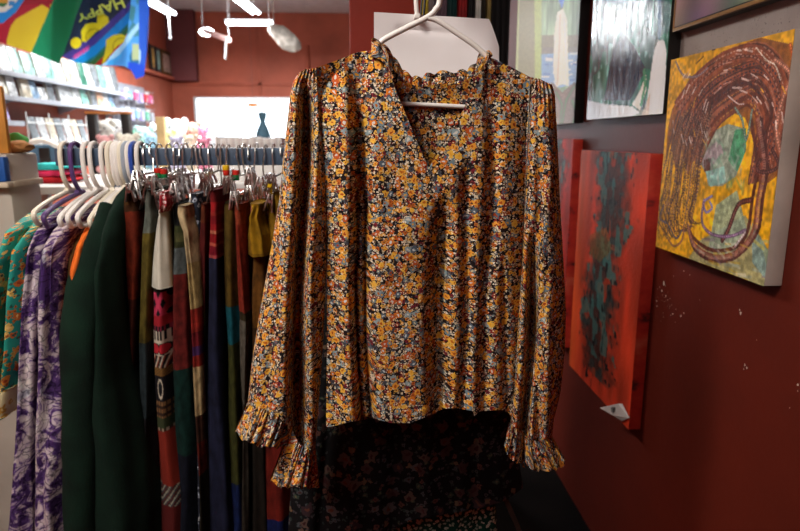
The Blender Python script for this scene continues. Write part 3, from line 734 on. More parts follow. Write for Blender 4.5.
b = MB(); pts = [PY(x, y, 1.30) for x, y in [(505, 498), (512, 514), (520, 534), (530, 580)]]
pp = spl(pts, 6); vs = []
for p in pp: vs += [p + Vector((-.006, 0, 0)), p + Vector((.006, .0, 0)), p + Vector((.006, .002, 0)), p + Vector((-.006, .002, 0))]
b.add(vs, [(4 * i + a, 4 * i + (a + 1) % 4, 4 * i + 4 + (a + 1) % 4, 4 * i + 4 + a) for i in range(len(pp) - 1) for a in range(4)])
b.build('waist_tie', fabric('brown_tie', (58, 46, 40)), td)

# scarves on a second rail further back
YS = 2.32; SZ = 2.05
SX0, SX1 = PY(405, 0, YS).x, XR
t_s = thing('scarf_rail', 'chrome scarf rail fixed to the wall beyond the white board', 'rail', ((SX0 + SX1) / 2, YS, SZ))
b = MB(); b.tube([(SX0, YS, SZ), (SX1 - .001, YS, SZ)], .011, 10); b.build('bar', m_chrome, t_s)
b = MB(); b.tube([(SX0 + .02, YS, SZ), (SX0 + .02, YS, ZC)], .008, 8); b.build('drop_rod', m_chrome, t_s)
def scarf(xa, xb, c, label, yend=300):
    a, c2 = PY(xa, 8, YS).x, PY(xb, 8, YS).x
    zb = PY(450, yend, YS).z; L = SZ + .011 - zb; w = c2 - a
    def fn(u, v):
        s = -L + 2 * L * v; rr = .0145
        e = .004 * math.sin(u * 9.4 + xa) + .003 * nz(u * 3, s * 6, xa)
        if abs(s) < .045: th = s / .045 * math.pi / 2; y, z = rr * math.sin(th), SZ + rr * math.cos(th); e *= .2
        else: y = math.copysign(rr, s); z = SZ - (abs(s) - .045)
        return Vector((a + w * u, YS + y - abs(e) * math.copysign(1, -s) * 0 + (e if s > 0 else -abs(e)), z))
    b2 = MB(); b2.grid(fn, 10, 90)
    tagp(b2.build('scarf', fabric('scarf_' + label.split()[0], c, .7, var=.15)), label, 'scarf', None)
for xa, xb, c, lb in [(422, 427.5, (190, 170, 60), 'yellow scarf strip beside the board hook'), (428, 434, (120, 110, 110), 'grey scarf between the yellow strip and the blouse hook'), (435, 446, (90, 70, 80), 'mauve scarf behind the blouse hanger hook'), (447, 456, (20, 50, 50), 'dark teal scarf above the white board'), (457, 466, (130, 24, 26), 'crimson scarf above the white board'), (467, 474, (28, 24, 26), 'charcoal scarf between the crimson and silver scarves'), (475, 480, (200, 196, 190), 'silver white scarf above the clipped board corner'), (481, 485, (44, 38, 30), 'brown scarf between the silver and gold scarves'), (486, 490, (150, 130, 80), 'gold scarf above the clipped board corner')]:
    scarf(xa, xb, c, lb)
scarf(491, 509, (16, 12, 13), 'long black strip hanging between the white board and the waterfall painting', 420)  # plain black strip along the dark band beside the board
# ------------------------------------------------------------------ clothes rack
YR = 1.72
m_steel = plain('slate_painted_steel', (62, 78, 98), .45, var=.1)
za, zb_ = PY(200, 165.5, YR - .02).z, PY(200, 148, YR - .02).z
xa, xb = PY(58, 156, YR).x, PY(352, 156, YR).x
ZB = (za + zb_) / 2
t_rack = thing('clothes_rack', 'slate blue square-bar clothes rack loaded with hangers', 'rack', ((xa + xb) / 2, YR, 0))
b = MB(); b.box(xa, xb, YR - .02, YR + .02, za, zb_, .003); b.build('bar', m_steel, t_rack)
for x in (PY(118, 156, YR).x, PY(335, 156, YR).x):
    b = MB(); b.box(x - .0125, x + .0125, YR - .0125, YR + .0125, .05, za, .002); b.build('post', m_steel, t_rack)
    b = MB(); b.box(x - .0125, x + .0125, YR - .26, YR + .26, .025, .05, .002); f = b.build('foot', m_steel, t_rack)

# plastic hangers with square shouldered hooks over the bar
def plastic_hanger(px, tipx, tipy, col, label, group=None, jy=190, top=143, rr=.0062, arm2=True):
    x = PY(px, 156, YR).x
    t = thing('clothes_hanger', label, 'hanger', (x, YR, ZB), group)
    zt = PY(px, top, YR).z; zj = PY(px, jy, YR).z
    tip = PX(tipx, tipy, x)
    if not (1.40 < tip.y < 1.62): tip = PY(tipx, tipy, 1.53)
    b = MB()
    b.tube(spl([(x, YR + .012, zj), (x, YR - .012, zj + .018), (x, YR - .030, zj + .045), (x, YR - .034, zt - .035), (x, YR - .026, zt - .010), (x, YR, zt), (x, YR + .026, zt - .010), (x, YR + .034, zt - .035), (x, YR + .033, zt - .055)], 5), rr, 8)
    b.build('hook', col, t)
    b = MB()
    d = Vector(((tip.x - x), tip.y - YR, tip.z - zj)) * (1 if px < 126 else .62)
    pts = [(x, YR + .02, zj + .004), (x + d.x * .45, YR + d.y * .5, zj + d.z * .38), tuple(Vector((x, YR, zj)) + d * .9), tuple(Vector((x, YR, zj)) + d * 1.0 + Vector((0, -.004, -.010))), tuple(Vector((x, YR, zj)) + d * .97 + Vector((0, .006, -.034)))]
    b.tube(spl(pts, 5), [rr * 1.05] * 21, 8)
    f = Vector((-d.x, -d.y, d.z))
    pts2 = [(x, YR - .02, zj + .004), (x + f.x * .45, YR + f.y * .5, zj + f.z * .38), tuple(Vector((x, YR, zj)) + f * .9), tuple(Vector((x, YR, zj)) + f * 1.0 + Vector((0, .004, -.010))), tuple(Vector((x, YR, zj)) + f * .97 + Vector((0, -.006, -.034)))]
    b.tube(spl(pts2, 5), [rr * 1.05] * 21, 8)
    b.build('shoulder_arm', col, t)
    b = MB(); b.tube([pts[-1], pts2[-1]], rr * .8, 8); b.build('crossbar', col, t)
    return x, zj, tip
m_pw = m_plast; m_pp = plain('purple_plastic', (84, 58, 108), .35, var=.05); m_pb = plain('blue_plastic', (44, 76, 160), .35, var=.05)
m_pc = plain('cream_plastic', (226, 216, 196), .4, var=.03); m_pg = plain('pale_grey_plastic', (150, 160, 172), .35, var=.04)
H = {}
for px, tx, ty, m, lb, jy in [
    (66, 34, 211, m_pc, 'cream plastic hanger at the very end of the rack with a green floral robe', 191),
    (76, 44, 214, m_pp, 'purple plastic hanger beside the cream end hanger', 193),
    (88, 60, 216, m_pw, 'white plastic hanger just after the purple one', 192),
    (95, 68, 214, m_pw, 'white plastic hanger, second after the purple one', 190),
    (106, 78, 214, m_pw, 'wide white plastic hanger over the second tie-dye dress', 190),
    (112, 90, 218, m_pc, 'cream plastic hanger holding the orange shirt', 190),
    (117, 98, 212, m_pw, 'first of five white hangers bunched above the green fleece', 190),
    (120.5, 102, 212, m_pw, 'second of five white hangers bunched above the green fleece', 190),
    (124, 106, 210, m_pc, 'cream hanger carrying the dark green fleece', 188),
    (127.5, 110, 210, m_pg, 'pale grey plastic hanger next to the blue-sided white hanger', 188),
    (131.5, 114, 208, m_pw, 'white hanger squeezed between the pale grey and the blue one', 187),
    (135, 118, 207, m_pb, 'bright blue plastic hanger', 187),
    (141, 124, 206, m_pw, 'last white plastic hanger before the metal ones', 187)]:
    H[px] = plastic_hanger(px, tx, ty, m, lb, jy=jy)

# ------------------------------------------------------------------ hanging clothes
def tube_cloth(rows, depth, seed=0, n=64, nr=110, pleat=.004, Yc=None, sq=.7, colf=None, tail=True, freq=1.0, uvk=0):
    """rows: (photo row, edge, edge, near Y) of the near edge; the cloth runs back from it by depth"""
    b = MB(); cols = []
    ys = [r[0] for r in rows]
    def at(y, k): return float(np.interp(y, ys, [r[k] for r in rows]))
    dp = depth if isinstance(depth, list) else [(0, depth), (999, depth)]
    def fn(u, v):
        y = ys[0] + (ys[-1] - ys[0]) * v; Yn = at(y, 3)
        l, r = PY(at(y, 1), y, Yn), PY(at(y, 2), y, Yn); x0, x1 = l.x, r.x; z = (l.z + r.z) / 2
        d = ip(dp, y)
        if Yc: d = max(.03, 2 * (Yc - Yn))
        a = u * 2 * math.pi; c, s = math.cos(a), math.sin(a)
        cx = math.copysign(abs(c) ** sq, c); sy = math.copysign(abs(s) ** sq, s)
        hw = (x1 - x0) / 2; X = (x0 + x1) / 2 + hw * cx; Yy = Yn + d / 2 + d / 2 * sy
        k = sm(0, .12, v)
        n1 = nz(Yy * 18 * freq + seed * 3.1, z * 2.2, seed) * pleat * 2.2 * k
        X += n1 * abs(cx) + (cx * pleat * .8 * math.sin(Yy * 70 * freq + seed + 2 * math.sin(z * 5 + seed))) * k
        Yy += -abs(sy) * (pleat * 1.1 * math.sin(cx * 5 * freq + seed + 3 * nz(z * 2.5, seed, 1))) * k + .0025 * nz(X * 60, z * 14, seed)
        if colf: cols.append(lin(colf(u, y)))
        return Vector((X, Yy, z))
    b.grid(fn, n, nr, closed=True, uvfn=arc_uv())
    if uvk: b.uv = [(u, v + uvk * at(ys[0] + (ys[-1] - ys[0]) * (i // n) / nr, 3)) for i, (u, v) in enumerate(b.uv)]
    if colf: b.col = cols
    w = n; b.f.append(tuple(range(w))); b.mi.append(0)
    b.f.append(tuple(nr * w + i for i in range(w))[::-1]); b.mi.append(0)
    return b
def bands(name, lst, Yn, rough=.9, var=.3, sc=30, ribs=0, px=150):
    """lst: (photo row where the colour starts, colour)"""
    k = NT(name); uv = k.uv(); z = k.sep(uv)[1]
    wob = k.math('MULTIPLY_ADD', k.noise(uv, 25, 2), .008, -.004)
    zz = k.math('MULTIPLY', k.math('ADD', z, wob), .5)
    st = sorted([(max(0, PY(px, y, Yn).z / 2), c) for y, c in lst])
    # colour i holds from the row where it starts downward: its ramp stop is the next row's height
    order = sorted(lst, key=lambda q: -q[0]); stops = []; low = 0.0
    for y, c in order:
        stops.append((low, c)); low = max(0, PY(px, y, Yn).z / 2)
    col = k.ramp(zz, stops, 'CONSTANT')
    n1 = k.noise(k.scale(uv, (1, .5, 1)), sc, 5, .6)
    col = k.mix(1.0, col, k.ramp(n1, [(.28, (128, 128, 128)), (.62, (228, 228, 228))]), 'MULTIPLY')
    if ribs:
        w = k.math('SINE', k.math('MULTIPLY', z, float(ribs)))
        col = k.mix(k.math('MULTIPLY_ADD', w, .25, .25), col, L4((10, 10, 18)))
    k.bump(k.noise(uv, 500, 2), .25, .002)
    return k.done(col, rough, 0, .15)
# --- printed materials of the first robes
k = NT('teal_floral_print'); uv = k.uv()
cb_ = k.ramp(k.noise(uv, 7, 4), [(.3, (20, 110, 104)), (.7, (44, 158, 138))])
cb_ = flowers(k, uv, 44, .32, .55, [(206, 130, 50), (190, 100, 40), (210, 170, 90)], [(160, 60, 30), (230, 190, 120)], cb_, 11, 4)
m_teal = k.done(flowers(k, uv, 80, .4, .5, [(180, 104, 44), (20, 80, 74), (196, 160, 80)], [(120, 60, 30)], cb_, 12, 3), .7, 0, .25)
def tiedye(name, seed):
    k = NT(name); uv = k.uv(); v = k.node('ShaderNodeVectorMath', operation='ADD'); k.put(v.inputs[0], uv); v.inputs[1].default_value = (seed, seed * 2.3, 0)
    n1 = k.noise(v.outputs[0], 17, 7, .66, 1.6); n2 = k.noise(v.outputs[0], 5.5, 3)
    vo = k.node('ShaderNodeTexVoronoi', voronoi_dimensions='2D', feature='DISTANCE_TO_EDGE')
    w = k.node('ShaderNodeVectorMath', operation='ADD'); k.put(w.inputs[0], v.outputs[0])
    nn = k.node('ShaderNodeTexNoise'); k.put(nn.inputs['Vector'], v.outputs[0]); nn.inputs['Scale'].default_value = 14; nn.inputs['Detail'].default_value = 4
    k.put(w.inputs[1], k.scale(nn.outputs['Color'], .13)); k.put(vo.inputs['Vector'], w.outputs[0]); vo.inputs['Scale'].default_value = 36
    cr = k.ramp(vo.outputs['Distance'], [(0.0, (0, 0, 0)), (.11, (255, 255, 255))])
    base = k.ramp(n1, [(.40, (60, 36, 84)), (.48, (92, 62, 118)), (.53, (186, 166, 176)), (.7, (220, 208, 200))])
    big = k.ramp(n2, [(.35, (66, 40, 94)), (.45, (255, 255, 255))])
    c = k.mix(1., base, big, 'DARKEN'); c = k.mix(.8, c, k.mix(cr, L4((62, 36, 76)), L4((255, 255, 255))), 'MULTIPLY')
    k.bump(n1, .15, .004); return k.done(c, .9, 0, .15)
m_fleece = fabric('dark_green_fleece', (13, 31, 22), 1., var=.3, sc=10, weave=260, bump=.5)
m_orange = fabric('orange_cotton', (206, 96, 32), .9); m_brown = fabric('brown_cotton', (84, 56, 26), .9)
def garment(name, label, cat, rows, depth, mat, seed, parts=(), **kw):
    r0 = rows[0]; p = PY((r0[1] + r0[2]) / 2, r0[0], r0[3])
    t = thing(name, label, cat, (p.x, YR, PY(r0[1], rows[-1][0], rows[-1][3]).z))
    tube_cloth(rows, depth, seed, **kw).build('cloth', mat, t, angle=180)
    return t
t = garment('robe', 'green and teal floral robe hanging from the cream end hanger', 'robe',
        [(213, 27, 33, 1.66), (222, 12, 26, 1.56), (232, 0, 17, 1.50), (260, -14, 8, 1.46), (320, -24, 0, 1.44), (400, -30, -4, 1.42), (428, -32, -6, 1.42)], .4, m_teal, 1, uvk=1, Yc=1.74, pleat=.006)
t = garment('robe', 'teal robe with orange flowers and cream trim hanging from the purple hanger', 'robe',
        [(217, 39, 46, 1.64), (226, 27, 41, 1.56), (236, 17, 33, 1.52), (252, 6, 23, 1.49), (300, 0, 18, 1.47), (360, -4, 14, 1.46), (392, -8, 11, 1.46)], .4, m_teal, 2, uvk=1, Yc=1.70, pleat=.006)
k = NT('cream_gold_trim'); uv = k.uv(); m_trim = k.done(flowers(k, uv, 40, .7, .55, [(190, 140, 50), (206, 160, 70)], [(226, 200, 140)], L4((214, 196, 150)), 4, 4), .7)
tube_cloth([(391, -8, 11.2, 1.458), (405, -10, 9.5, 1.456), (419, -12, 8, 1.456)], .4, 2, Yc=1.70, pleat=.004, nr=20).build('sleeve_trim', m_trim, t, angle=180)
garment('dress', 'purple and white tie-dye dress nearest the teal robes', 'dress',
        [(208, 58, 65, 1.67), (218, 42, 55, 1.57), (232, 30, 45, 1.53), (250, 22, 39, 1.51), (320, 14, 36, 1.50), (420, 7, 33, 1.49), (531, -3, 32, 1.48), (700, -6, 30, 1.48)], .4, tiedye('tie_dye_one', 1.3), 3, uvk=1, Yc=1.74, pleat=.010, freq=1.2)
garment('dress', 'purple and white tie-dye dress beside the orange shirt', 'dress',
        [(208, 78, 86, 1.66), (217, 60, 78, 1.56), (230, 48, 68, 1.52), (250, 38, 60, 1.49), (320, 30, 58, 1.47), (420, 26, 60, 1.46), (531, 22, 64, 1.45), (700, 20, 66, 1.45)], .4, tiedye('tie_dye_two', 4.1), 4, uvk=1, Yc=1.80, pleat=.012, freq=1.1)
garment('shirt', 'brown shirt between the tie-dye dress and the orange shirt', 'shirt',
        [(222, 84, 90, 1.66), (236, 74, 82, 1.58), (260, 64, 74, 1.54), (330, 60, 70, 1.53), (480, 58, 70, 1.52)], .3, m_brown, 5, Yc=1.72)
garment('shirt', 'bright orange shirt tucked behind the green fleece', 'shirt',
        [(216, 92, 99, 1.66), (230, 80, 92, 1.55), (246, 70, 85, 1.49), (270, 64, 79, 1.46), (310, 61, 74, 1.45), (480, 61, 74, 1.45)], .3, m_orange, 6, Yc=1.72)
tf_ = garment('fleece_jacket', 'dark green fleece jacket, the widest garment on the rack', 'jacket',
        [(187, 122, 131, 1.67), (197, 110, 128, 1.60), (212, 101, 122, 1.545), (235, 93, 116, 1.50), (270, 84, 109, 1.47), (320, 74, 111, 1.46), (390, 72, 116, 1.455), (460, 72, 128, 1.45), (531, 74, 140, 1.45), (720, 74, 156, 1.45)], .34, m_fleece, 7, Yc=1.70, pleat=.005, sq=.8)
def slv():
    b = MB(); rows = [(206, 108, 8, 1.58), (225, 102, 10, 1.55), (250, 95, 13, 1.52), (290, 84, 17, 1.485), (330, 80, 18, 1.47), (400, 79, 17, 1.465), (470, 80, 17, 1.465), (560, 82, 16, 1.465), (660, 84, 14, 1.465)]
    pts = []; rad = []
    for y, x, r, Yn in rows: pts.append(PY(x, y, Yn)); rad.append(r / 620 * Yn)
    q = spl(pts, 8); rr = [float(np.interp(i / 8, range(len(rad)), rad)) for i in range(len(q))]
    b.tube(q, rr, 28)
    for i, v in enumerate(b.v):
        b.v[i] = v + Vector((.006 * nz(v.x * 20, v.z * 9, v.y * 14), .008 * nz(v.x * 14 + 5, v.z * 8, v.y * 10), 0))
    return b
slv().build('sleeve', m_fleece, tf_, angle=180)

# --- narrow clip-hung garments
YN = 1.58
def strip(name, label, cat, rows, mat, seed, depth=.26, Yn=YN, n=72, nr=120, **kw):
    return garment(name, label, cat, [(y, l, r, Yn) for y, l, r in rows], depth, mat, seed, n=n, nr=nr, **kw)
strip('blouse', 'rust red top with a brown printed yoke behind the green fleece', 'blouse', [(189, 124, 131), (198, 120, 136), (215, 118, 138), (260, 121, 138), (310, 125, 136), (420, 126, 134)],
      bands('rust_top', [(180, (92, 58, 24)), (206, (70, 40, 20)), (214, (122, 42, 22)), (300, (70, 26, 16))], YN, sc=60), 11, Yn=1.58, depth=.26)
strip('trousers', 'grey and olive patchwork trousers beside the white drawstring bag', 'trousers', [(190, 143, 152), (202, 141, 153), (208, 142, 152), (216, 141, 154), (240, 139, 153), (345, 136, 150), (480, 138, 152), (640, 138, 154)],
      bands('grey_olive', [(185, (112, 116, 106)), (236, (104, 88, 34)), (345, (52, 62, 66)), (420, (34, 30, 34))], YN, sc=50), 12)
def ethnic(u, y):
    a = u * 2 * math.pi; c = math.copysign(abs(math.cos(a)) ** .7, math.cos(a)); s = math.sin(a); q = c * 10
    blk, red, wht = (24, 20, 24), (150, 30, 40), (196, 180, 160)
    if y < 288: return (200, 190, 170)
    if y < 293: return (40, 30, 24)
    if y < 316:
        d = abs((abs(q) % 9) - 4.5) - abs((y - 304) % 20 - 10) * .45
        return (186, 52, 80) if abs(d) < 2.2 else blk
    if y < 326: return red
    if y < 331: return blk if int(q + 40) % 3 else (130, 40, 60)
    if y < 344: return blk if (int(q * 1.2 + 60) % 4 > 1 and y < 341) else wht
    if y < 356:
        r2 = min(((q - 4) / 4.2) ** 2, ((q + 4) / 4.2) ** 2) + ((y - 349) / 5.) ** 2
        return (170, 34, 44) if r2 < 1 else (wht if r2 > 1.6 else blk)
    if y < 368: return [blk, wht, (130, 60, 40), blk][int(q * .9 + 30 + (y - 356) * .3) % 4]
    if y < 376: return (120, 84, 40) if int(q + 40 + y) % 3 else (70, 40, 24)
    if y < 402:
        return wht if abs((q / 2.6) ** 2 + ((y - 389) / 9) ** 2 - 1) < .28 else blk
    if y < 418: return (120, 84, 52) if (int(q * 1.1 + 40) % 3 and int(y) % 7 > 2) else (50, 34, 26)
    if y < 428: return (52, 58, 36)
    if y < 431: return (160, 140, 120) if int(q + 40) % 4 < 2 else (60, 40, 30)
    if y < 486: return (128, 40, 28)
    if y < 506: return [(30, 30, 40), (160, 150, 130), (40, 60, 70), (90, 40, 30)][int(q * .8 + 40 + (y - 486) * .5) % 4]
    return (84, 26, 24)
m_attrf = attr_paint('woven_panel', .9, .3, 400, .15)
te = strip('skirt', 'woven black, red and white patterned skirt under the white drawstring bag', 'skirt', [(284, 149, 167), (330, 148, 169), (430, 152, 172), (500, 156, 184), (620, 160, 186)], m_attrf, 13, colf=ethnic, depth=.22, n=144, nr=330)
m_cotton = fabric('white_cotton', (206, 198, 182), .9, var=.1)
tb = strip('drawstring_bag', 'white cotton drawstring bag tied with a red bandana', 'bag', [(210, 157, 163), (220, 155, 164), (250, 151, 166), (275, 149, 167), (289, 148, 168)], m_cotton, 14, depth=.10, Yn=1.555)
k = NT('red_bandana'); uv = k.uv(); m_band = k.done(flowers(k, uv, 90, .6, .5, [(220, 200, 196)], [(180, 40, 50)], L4((150, 22, 34)), 3, 4), .8)
tube_cloth([(192, 158, 165, 1.55), (199, 156, 168, 1.545), (206, 156, 168, 1.545), (213, 157, 163, 1.55)], .06, 3, nr=40).build('bandana_knot', m_band, tb, angle=180)
k = NT('camouflage_cloth'); uv = k.uv(); m_camo = None
strip('trousers', 'patchwork trousers in black, camouflage, grey, maroon and dark green', 'trousers', [(203, 172, 186), (210, 169, 189), (228, 168, 190), (250, 167, 190), (275, 166, 188), (372, 168, 192), (460, 172, 196), (640, 174, 198)],
      bands('patch_five', [(195, (20, 20, 22)), (228, (66, 70, 36)), (236, (84, 82, 48)), (243, (50, 52, 28)), (251, (98, 104, 104)), (276, (112, 34, 30)), (373, (20, 52, 46)), (461, (24, 26, 40))], YN, sc=70), 15, Yn=1.59)
tn = strip('trousers', 'cream trousers with a red batik knee patch', 'trousers', [(206, 175, 187), (214, 174, 188), (220, 176, 188), (224, 177, 189), (232, 181, 191), (262, 184, 194), (308, 187, 198), (350, 190, 200), (410, 193, 203), (470, 196, 204), (600, 200, 208)],
      bands('cream_batik', [(200, (212, 184, 140)), (262, (200, 168, 110)), (308, (150, 40, 30)), (320, (176, 50, 40)), (330, (120, 26, 34)), (344, (74, 40, 90)), (354, (150, 40, 30)), (364, (196, 166, 120)), (412, (70, 40, 28)), (440, (110, 36, 26)), (470, (44, 38, 26))], YN, sc=60), 16, Yn=1.54, depth=.16)
k = NT('navy_bandana_print'); uv = k.uv(); m_navyp = k.done(flowers(k, uv, 70, .5, .5, [(196, 196, 200), (170, 176, 190)], [(24, 26, 44)], L4((22, 26, 42)), 5, 4), .85)
strip('trousers', 'navy trousers with a white printed bandana waist', 'trousers', [(194, 188, 200), (204, 187, 201), (240, 190, 202), (330, 194, 204), (600, 196, 206)], m_navyp, 17, Yn=1.60, depth=.2)
strip('trousers', 'maroon and olive striped trousers squeezed beside the red striped waist', 'trousers', [(204, 198, 208), (220, 198, 208), (310, 199, 208), (330, 199, 209), (480, 199, 210), (600, 200, 210)],
      bands('maroon_olive', [(198, (104, 48, 26)), (226, (90, 26, 24)), (312, (70, 66, 28)), (326, (36, 34, 24)), (380, (60, 22, 22)), (420, (26, 24, 24))], YN, sc=80), 18)
kk = bands('red_stripe_navy', [(185, (120, 24, 26)), (203, (170, 30, 34)), (212, (190, 60, 50)), (215, (150, 24, 34)), (226, (176, 34, 40)), (232, (206, 120, 90)), (235, (150, 24, 30)), (243, (196, 90, 70)), (247, (140, 20, 40)), (256, (190, 80, 80)), (259, (34, 36, 60))], YN, sc=40, ribs=0)
strip('trousers', 'dark navy trousers with a red striped waistband', 'trousers', [(190, 207, 217), (197, 206, 219), (206, 207, 220), (257, 205, 222), (300, 206, 223), (400, 204, 226), (531, 205, 238), (660, 206, 242)], kk, 19, Yn=1.56, pleat=.005)
strip('trousers', 'olive brown trousers with a teal knee band', 'trousers', [(203, 221, 236), (208, 220, 237), (310, 221, 239), (345, 223, 241), (480, 226, 246), (640, 228, 250)],
      bands('olive_teal', [(196, (96, 72, 24)), (310, (24, 92, 104)), (346, (70, 70, 30)), (488, (26, 40, 90))], YN, sc=60), 20)
strip('trousers', 'thin rust red trousers with a grey lower leg', 'trousers', [(204, 232, 244), (212, 232, 243), (222, 233, 243), (308, 239, 248), (318, 240, 250), (420, 240, 248), (600, 240, 250)],
      bands('rust_grey', [(198, (150, 60, 36)), (214, (164, 70, 44)), (226, (150, 50, 32)), (312, (60, 50, 30)), (322, (104, 96, 84)), (402, (60, 52, 44))], YN, sc=90), 21, Yn=1.55, depth=.14)
to = strip('shorts', 'mustard yellow shorts tied at the waist', 'shorts', [(204, 248, 262), (210, 250, 261), (218, 247, 260), (236, 245, 266), (257, 246, 268)],
      bands('mustard_cloth', [(198, (170, 124, 22)), (252, (140, 100, 20))], YN, sc=40), 22, Yn=1.53, depth=.14, pleat=.005)
strip('trousers', 'brown trousers hanging under the mustard shorts', 'trousers', [(246, 250, 268), (300, 249, 268), (420, 248, 268), (620, 248, 270)], bands('dark_brown_cloth', [(240, (112, 70, 24)), (330, (70, 44, 20)), (420, (36, 28, 22))], YN, sc=60), 23, Yn=1.57)
strip('shorts', 'second mustard garment half hidden by the blouse sleeve', 'shorts', [(192, 270, 278), (204, 264, 284), (230, 266, 288), (300, 268, 290)], bands('mustard_cloth_b', [(185, (166, 122, 26)), (260, (96, 70, 24))], YN, sc=40), 24, Yn=1.57)
strip('trousers', 'rust red and blue trousers below the blouse cuff', 'trousers', [(230, 272, 300), (430, 259, 289), (531, 259, 292), (640, 259, 294)], bands('red_blue_cloth', [(225, (90, 30, 22)), (420, (120, 32, 22)), (524, (24, 34, 90))], YN, sc=40), 25, Yn=1.57, pleat=.006)
for i, (l, r, c) in enumerate([(284, 300, (60, 40, 30)), (300, 316, (30, 40, 50)), (316, 332, (70, 30, 30))]):
    strip('trousers', ['dark brown trousers hidden behind the blouse sleeve', 'slate trousers hidden behind the blouse body', 'wine red trousers at the hidden end of the rack'][i], 'trousers', [(205, l + 3, r - 3), (300, l, r), (640, l, r)], bands('hidden_%d' % i, [(200, c)], YN, sc=40), 30 + i, Yn=1.62)

# --- chrome clip hangers
m_wire = plain('hanger_wire', (206, 204, 200), .3, 1., var=.2, sc=60)
m_clip = plain('clip_metal', (190, 186, 182), .3, 1., var=.3, sc=80)
rh = random.Random(11)
CH = [(147, 0), (153.5, .01), (160, -.012), (169.5, .004), (177, -.01), (182.5, .012), (186, -.004), (195, .008), (199, -.012), (203, .003), (211, -.008), (219, .012), (223, -.004), (229, -.012), (239, .006), (244.5, -.01), (250, .012), (257, -.006), (266, .004), (274, -.01), (282, .01), (292, 0)]
ordn = 'first second third fourth fifth sixth seventh eighth ninth tenth eleventh twelfth thirteenth fourteenth fifteenth sixteenth seventeenth eighteenth nineteenth twentieth twenty-first twenty-second'.split()
for i, (px, dz) in enumerate(CH):
    x = PY(px, 156, YR).x; zt = PY(px, 143.5 + rh.uniform(-1, 2), YR).z
    zc = 1.388 + dz * 2.4
    t = thing('clip_hanger', 'chrome clip hanger, %s along the bar counting from the last white plastic one' % ordn[i], 'hanger', (x, YR, zc), 'chrome clip hangers on the rack bar')
    sk = rh.uniform(-.012, .012); yj = YR - rh.uniform(-.01, .05)
    b = MB()
    b.tube(spl([(x + sk, yj, zc), (x + sk * .6, YR - .028, zc + .035), (x, YR - .031, zt - .03), (x, YR - .022, zt - .007), (x, YR, zt), (x, YR + .022, zt - .007), (x, YR + .031, zt - .03), (x, YR + .030, zt - .042)], 5), .0021, 6)
    b.build('hook', m_wire, t)
    dr = rh.uniform(-.02, .02); hl = rh.uniform(.10, .15)
    A, B = Vector((x + sk - dr, yj - hl, zc - rh.uniform(0, .012))), Vector((x + sk + dr, yj + hl, zc - rh.uniform(0, .012)))
    b = MB(); b.tube([A, Vector((x + sk, yj, zc)), B], .0024, 6); b.build('crossbar', m_wire, t)
    for e, q in ((A, .02), (B, -.02), (A, .055), (B, -.07)):
        c = e + Vector((0, q, -.002)); b = MB()
        an = rh.uniform(-.25, .25)
        Mx = Matrix.Translation(c) @ Matrix.Rotation(an, 4, 'Y') @ Matrix.Rotation(rh.uniform(-.3, .3), 4, 'X')
        b.box(-.0075, -.0035, -.009, .009, -.034, .012, .0012, Mx @ Matrix.Rotation(.16, 4, 'Y'))
        b.box(.0035, .0075, -.009, .009, -.034, .012, .0012, Mx @ Matrix.Rotation(-.16, 4, 'Y'))
        b.tube([Mx @ Vector((0, -.010, -.006)), Mx @ Vector((0, .010, -.006))], .0045, 8)
        b.build('clip', m_clip, t)
# size markers clipped on hanger necks
m_mr = plain('red_marker_plastic', (196, 40, 30), .4); m_mg = plain('green_marker_plastic', (20, 110, 60), .4); m_my = plain('yellow_marker_plastic', (226, 180, 30), .4)
for px, y, c1, c2, lb in [(158, 173, m_mr, m_mg, 'red and green size marker next to the second clip hanger'), (164, 174, m_mr, m_mg, 'red and green size marker, further from the plastic hangers than its twin'), (236, 175, m_mr, m_mg, 'red and green size marker above the rust red trousers'), (226, 170, m_my, m_mr, 'small yellow and red marker above the olive brown trousers')]:
    p = PY(px, y, YR - .05); t = thing('size_marker', lb, 'size marker', p)
    b = MB(); b.lathe([(.0085, 0), (.0095, .002), (.0095, .011), (.008, .0125)], p, 14); b.build('upper_ring', c1, t)
    b = MB(); b.lathe([(.007, -.014), (.0085, -.012), (.0085, -.001), (.007, 0)], p, 14); b.build('lower_ring', c2, t)
p = PY(271, 187, 1.60); b = MB(); b.lathe([(.004, -.016), (.006, -.004), (.011, 0), (.012, .010), (.010, .0125)], p, 14)
tagp(b.build('size_marker', m_my), 'yellow size marker above the second mustard garment', 'size marker')
# ------------------------------------------------------------------ shelves with books along the far left wall
m_shelf = plain('grey_shelf_metal', (168, 170, 178), .45, var=.05)
XS = -2.55
def zfront(px, py): return PX(px, py, XS).z
shelves = []
for nm, zz, ya, yb_, lb in [('top', 1.975, 3.6, 7.25, 'top grey wall shelf, just under the flags'), ('mid', 1.80, 3.6, 7.25, 'middle grey wall shelf holding face-out books'), ('low', 1.62, 3.6, 4.98, 'short lowest grey wall shelf')]:
    t = thing('wall_shelf', lb, 'shelf', (XL, (ya + yb_) / 2, zz))
    b = MB(); b.box(XL + .001, XS, ya, yb_, zz - .012, zz, .002); b.box(XS - .003, XS, ya, yb_, zz - .03, zz + .006, .001); b.build('board', m_shelf, t)
    for y in np.linspace(ya + .3, yb_ - .1, 4 if nm != 'low' else 2):
        b = MB(); b.extrude_poly([(XL + .001, y, zz - .012), (XS - .03, y, zz - .012), (XL + .001, y, zz - .09)], (0, .004, 0)); b.build('bracket', m_shelf, t, smooth=False)
    shelves.append((nm, zz, ya, yb_))
bookmats = {}
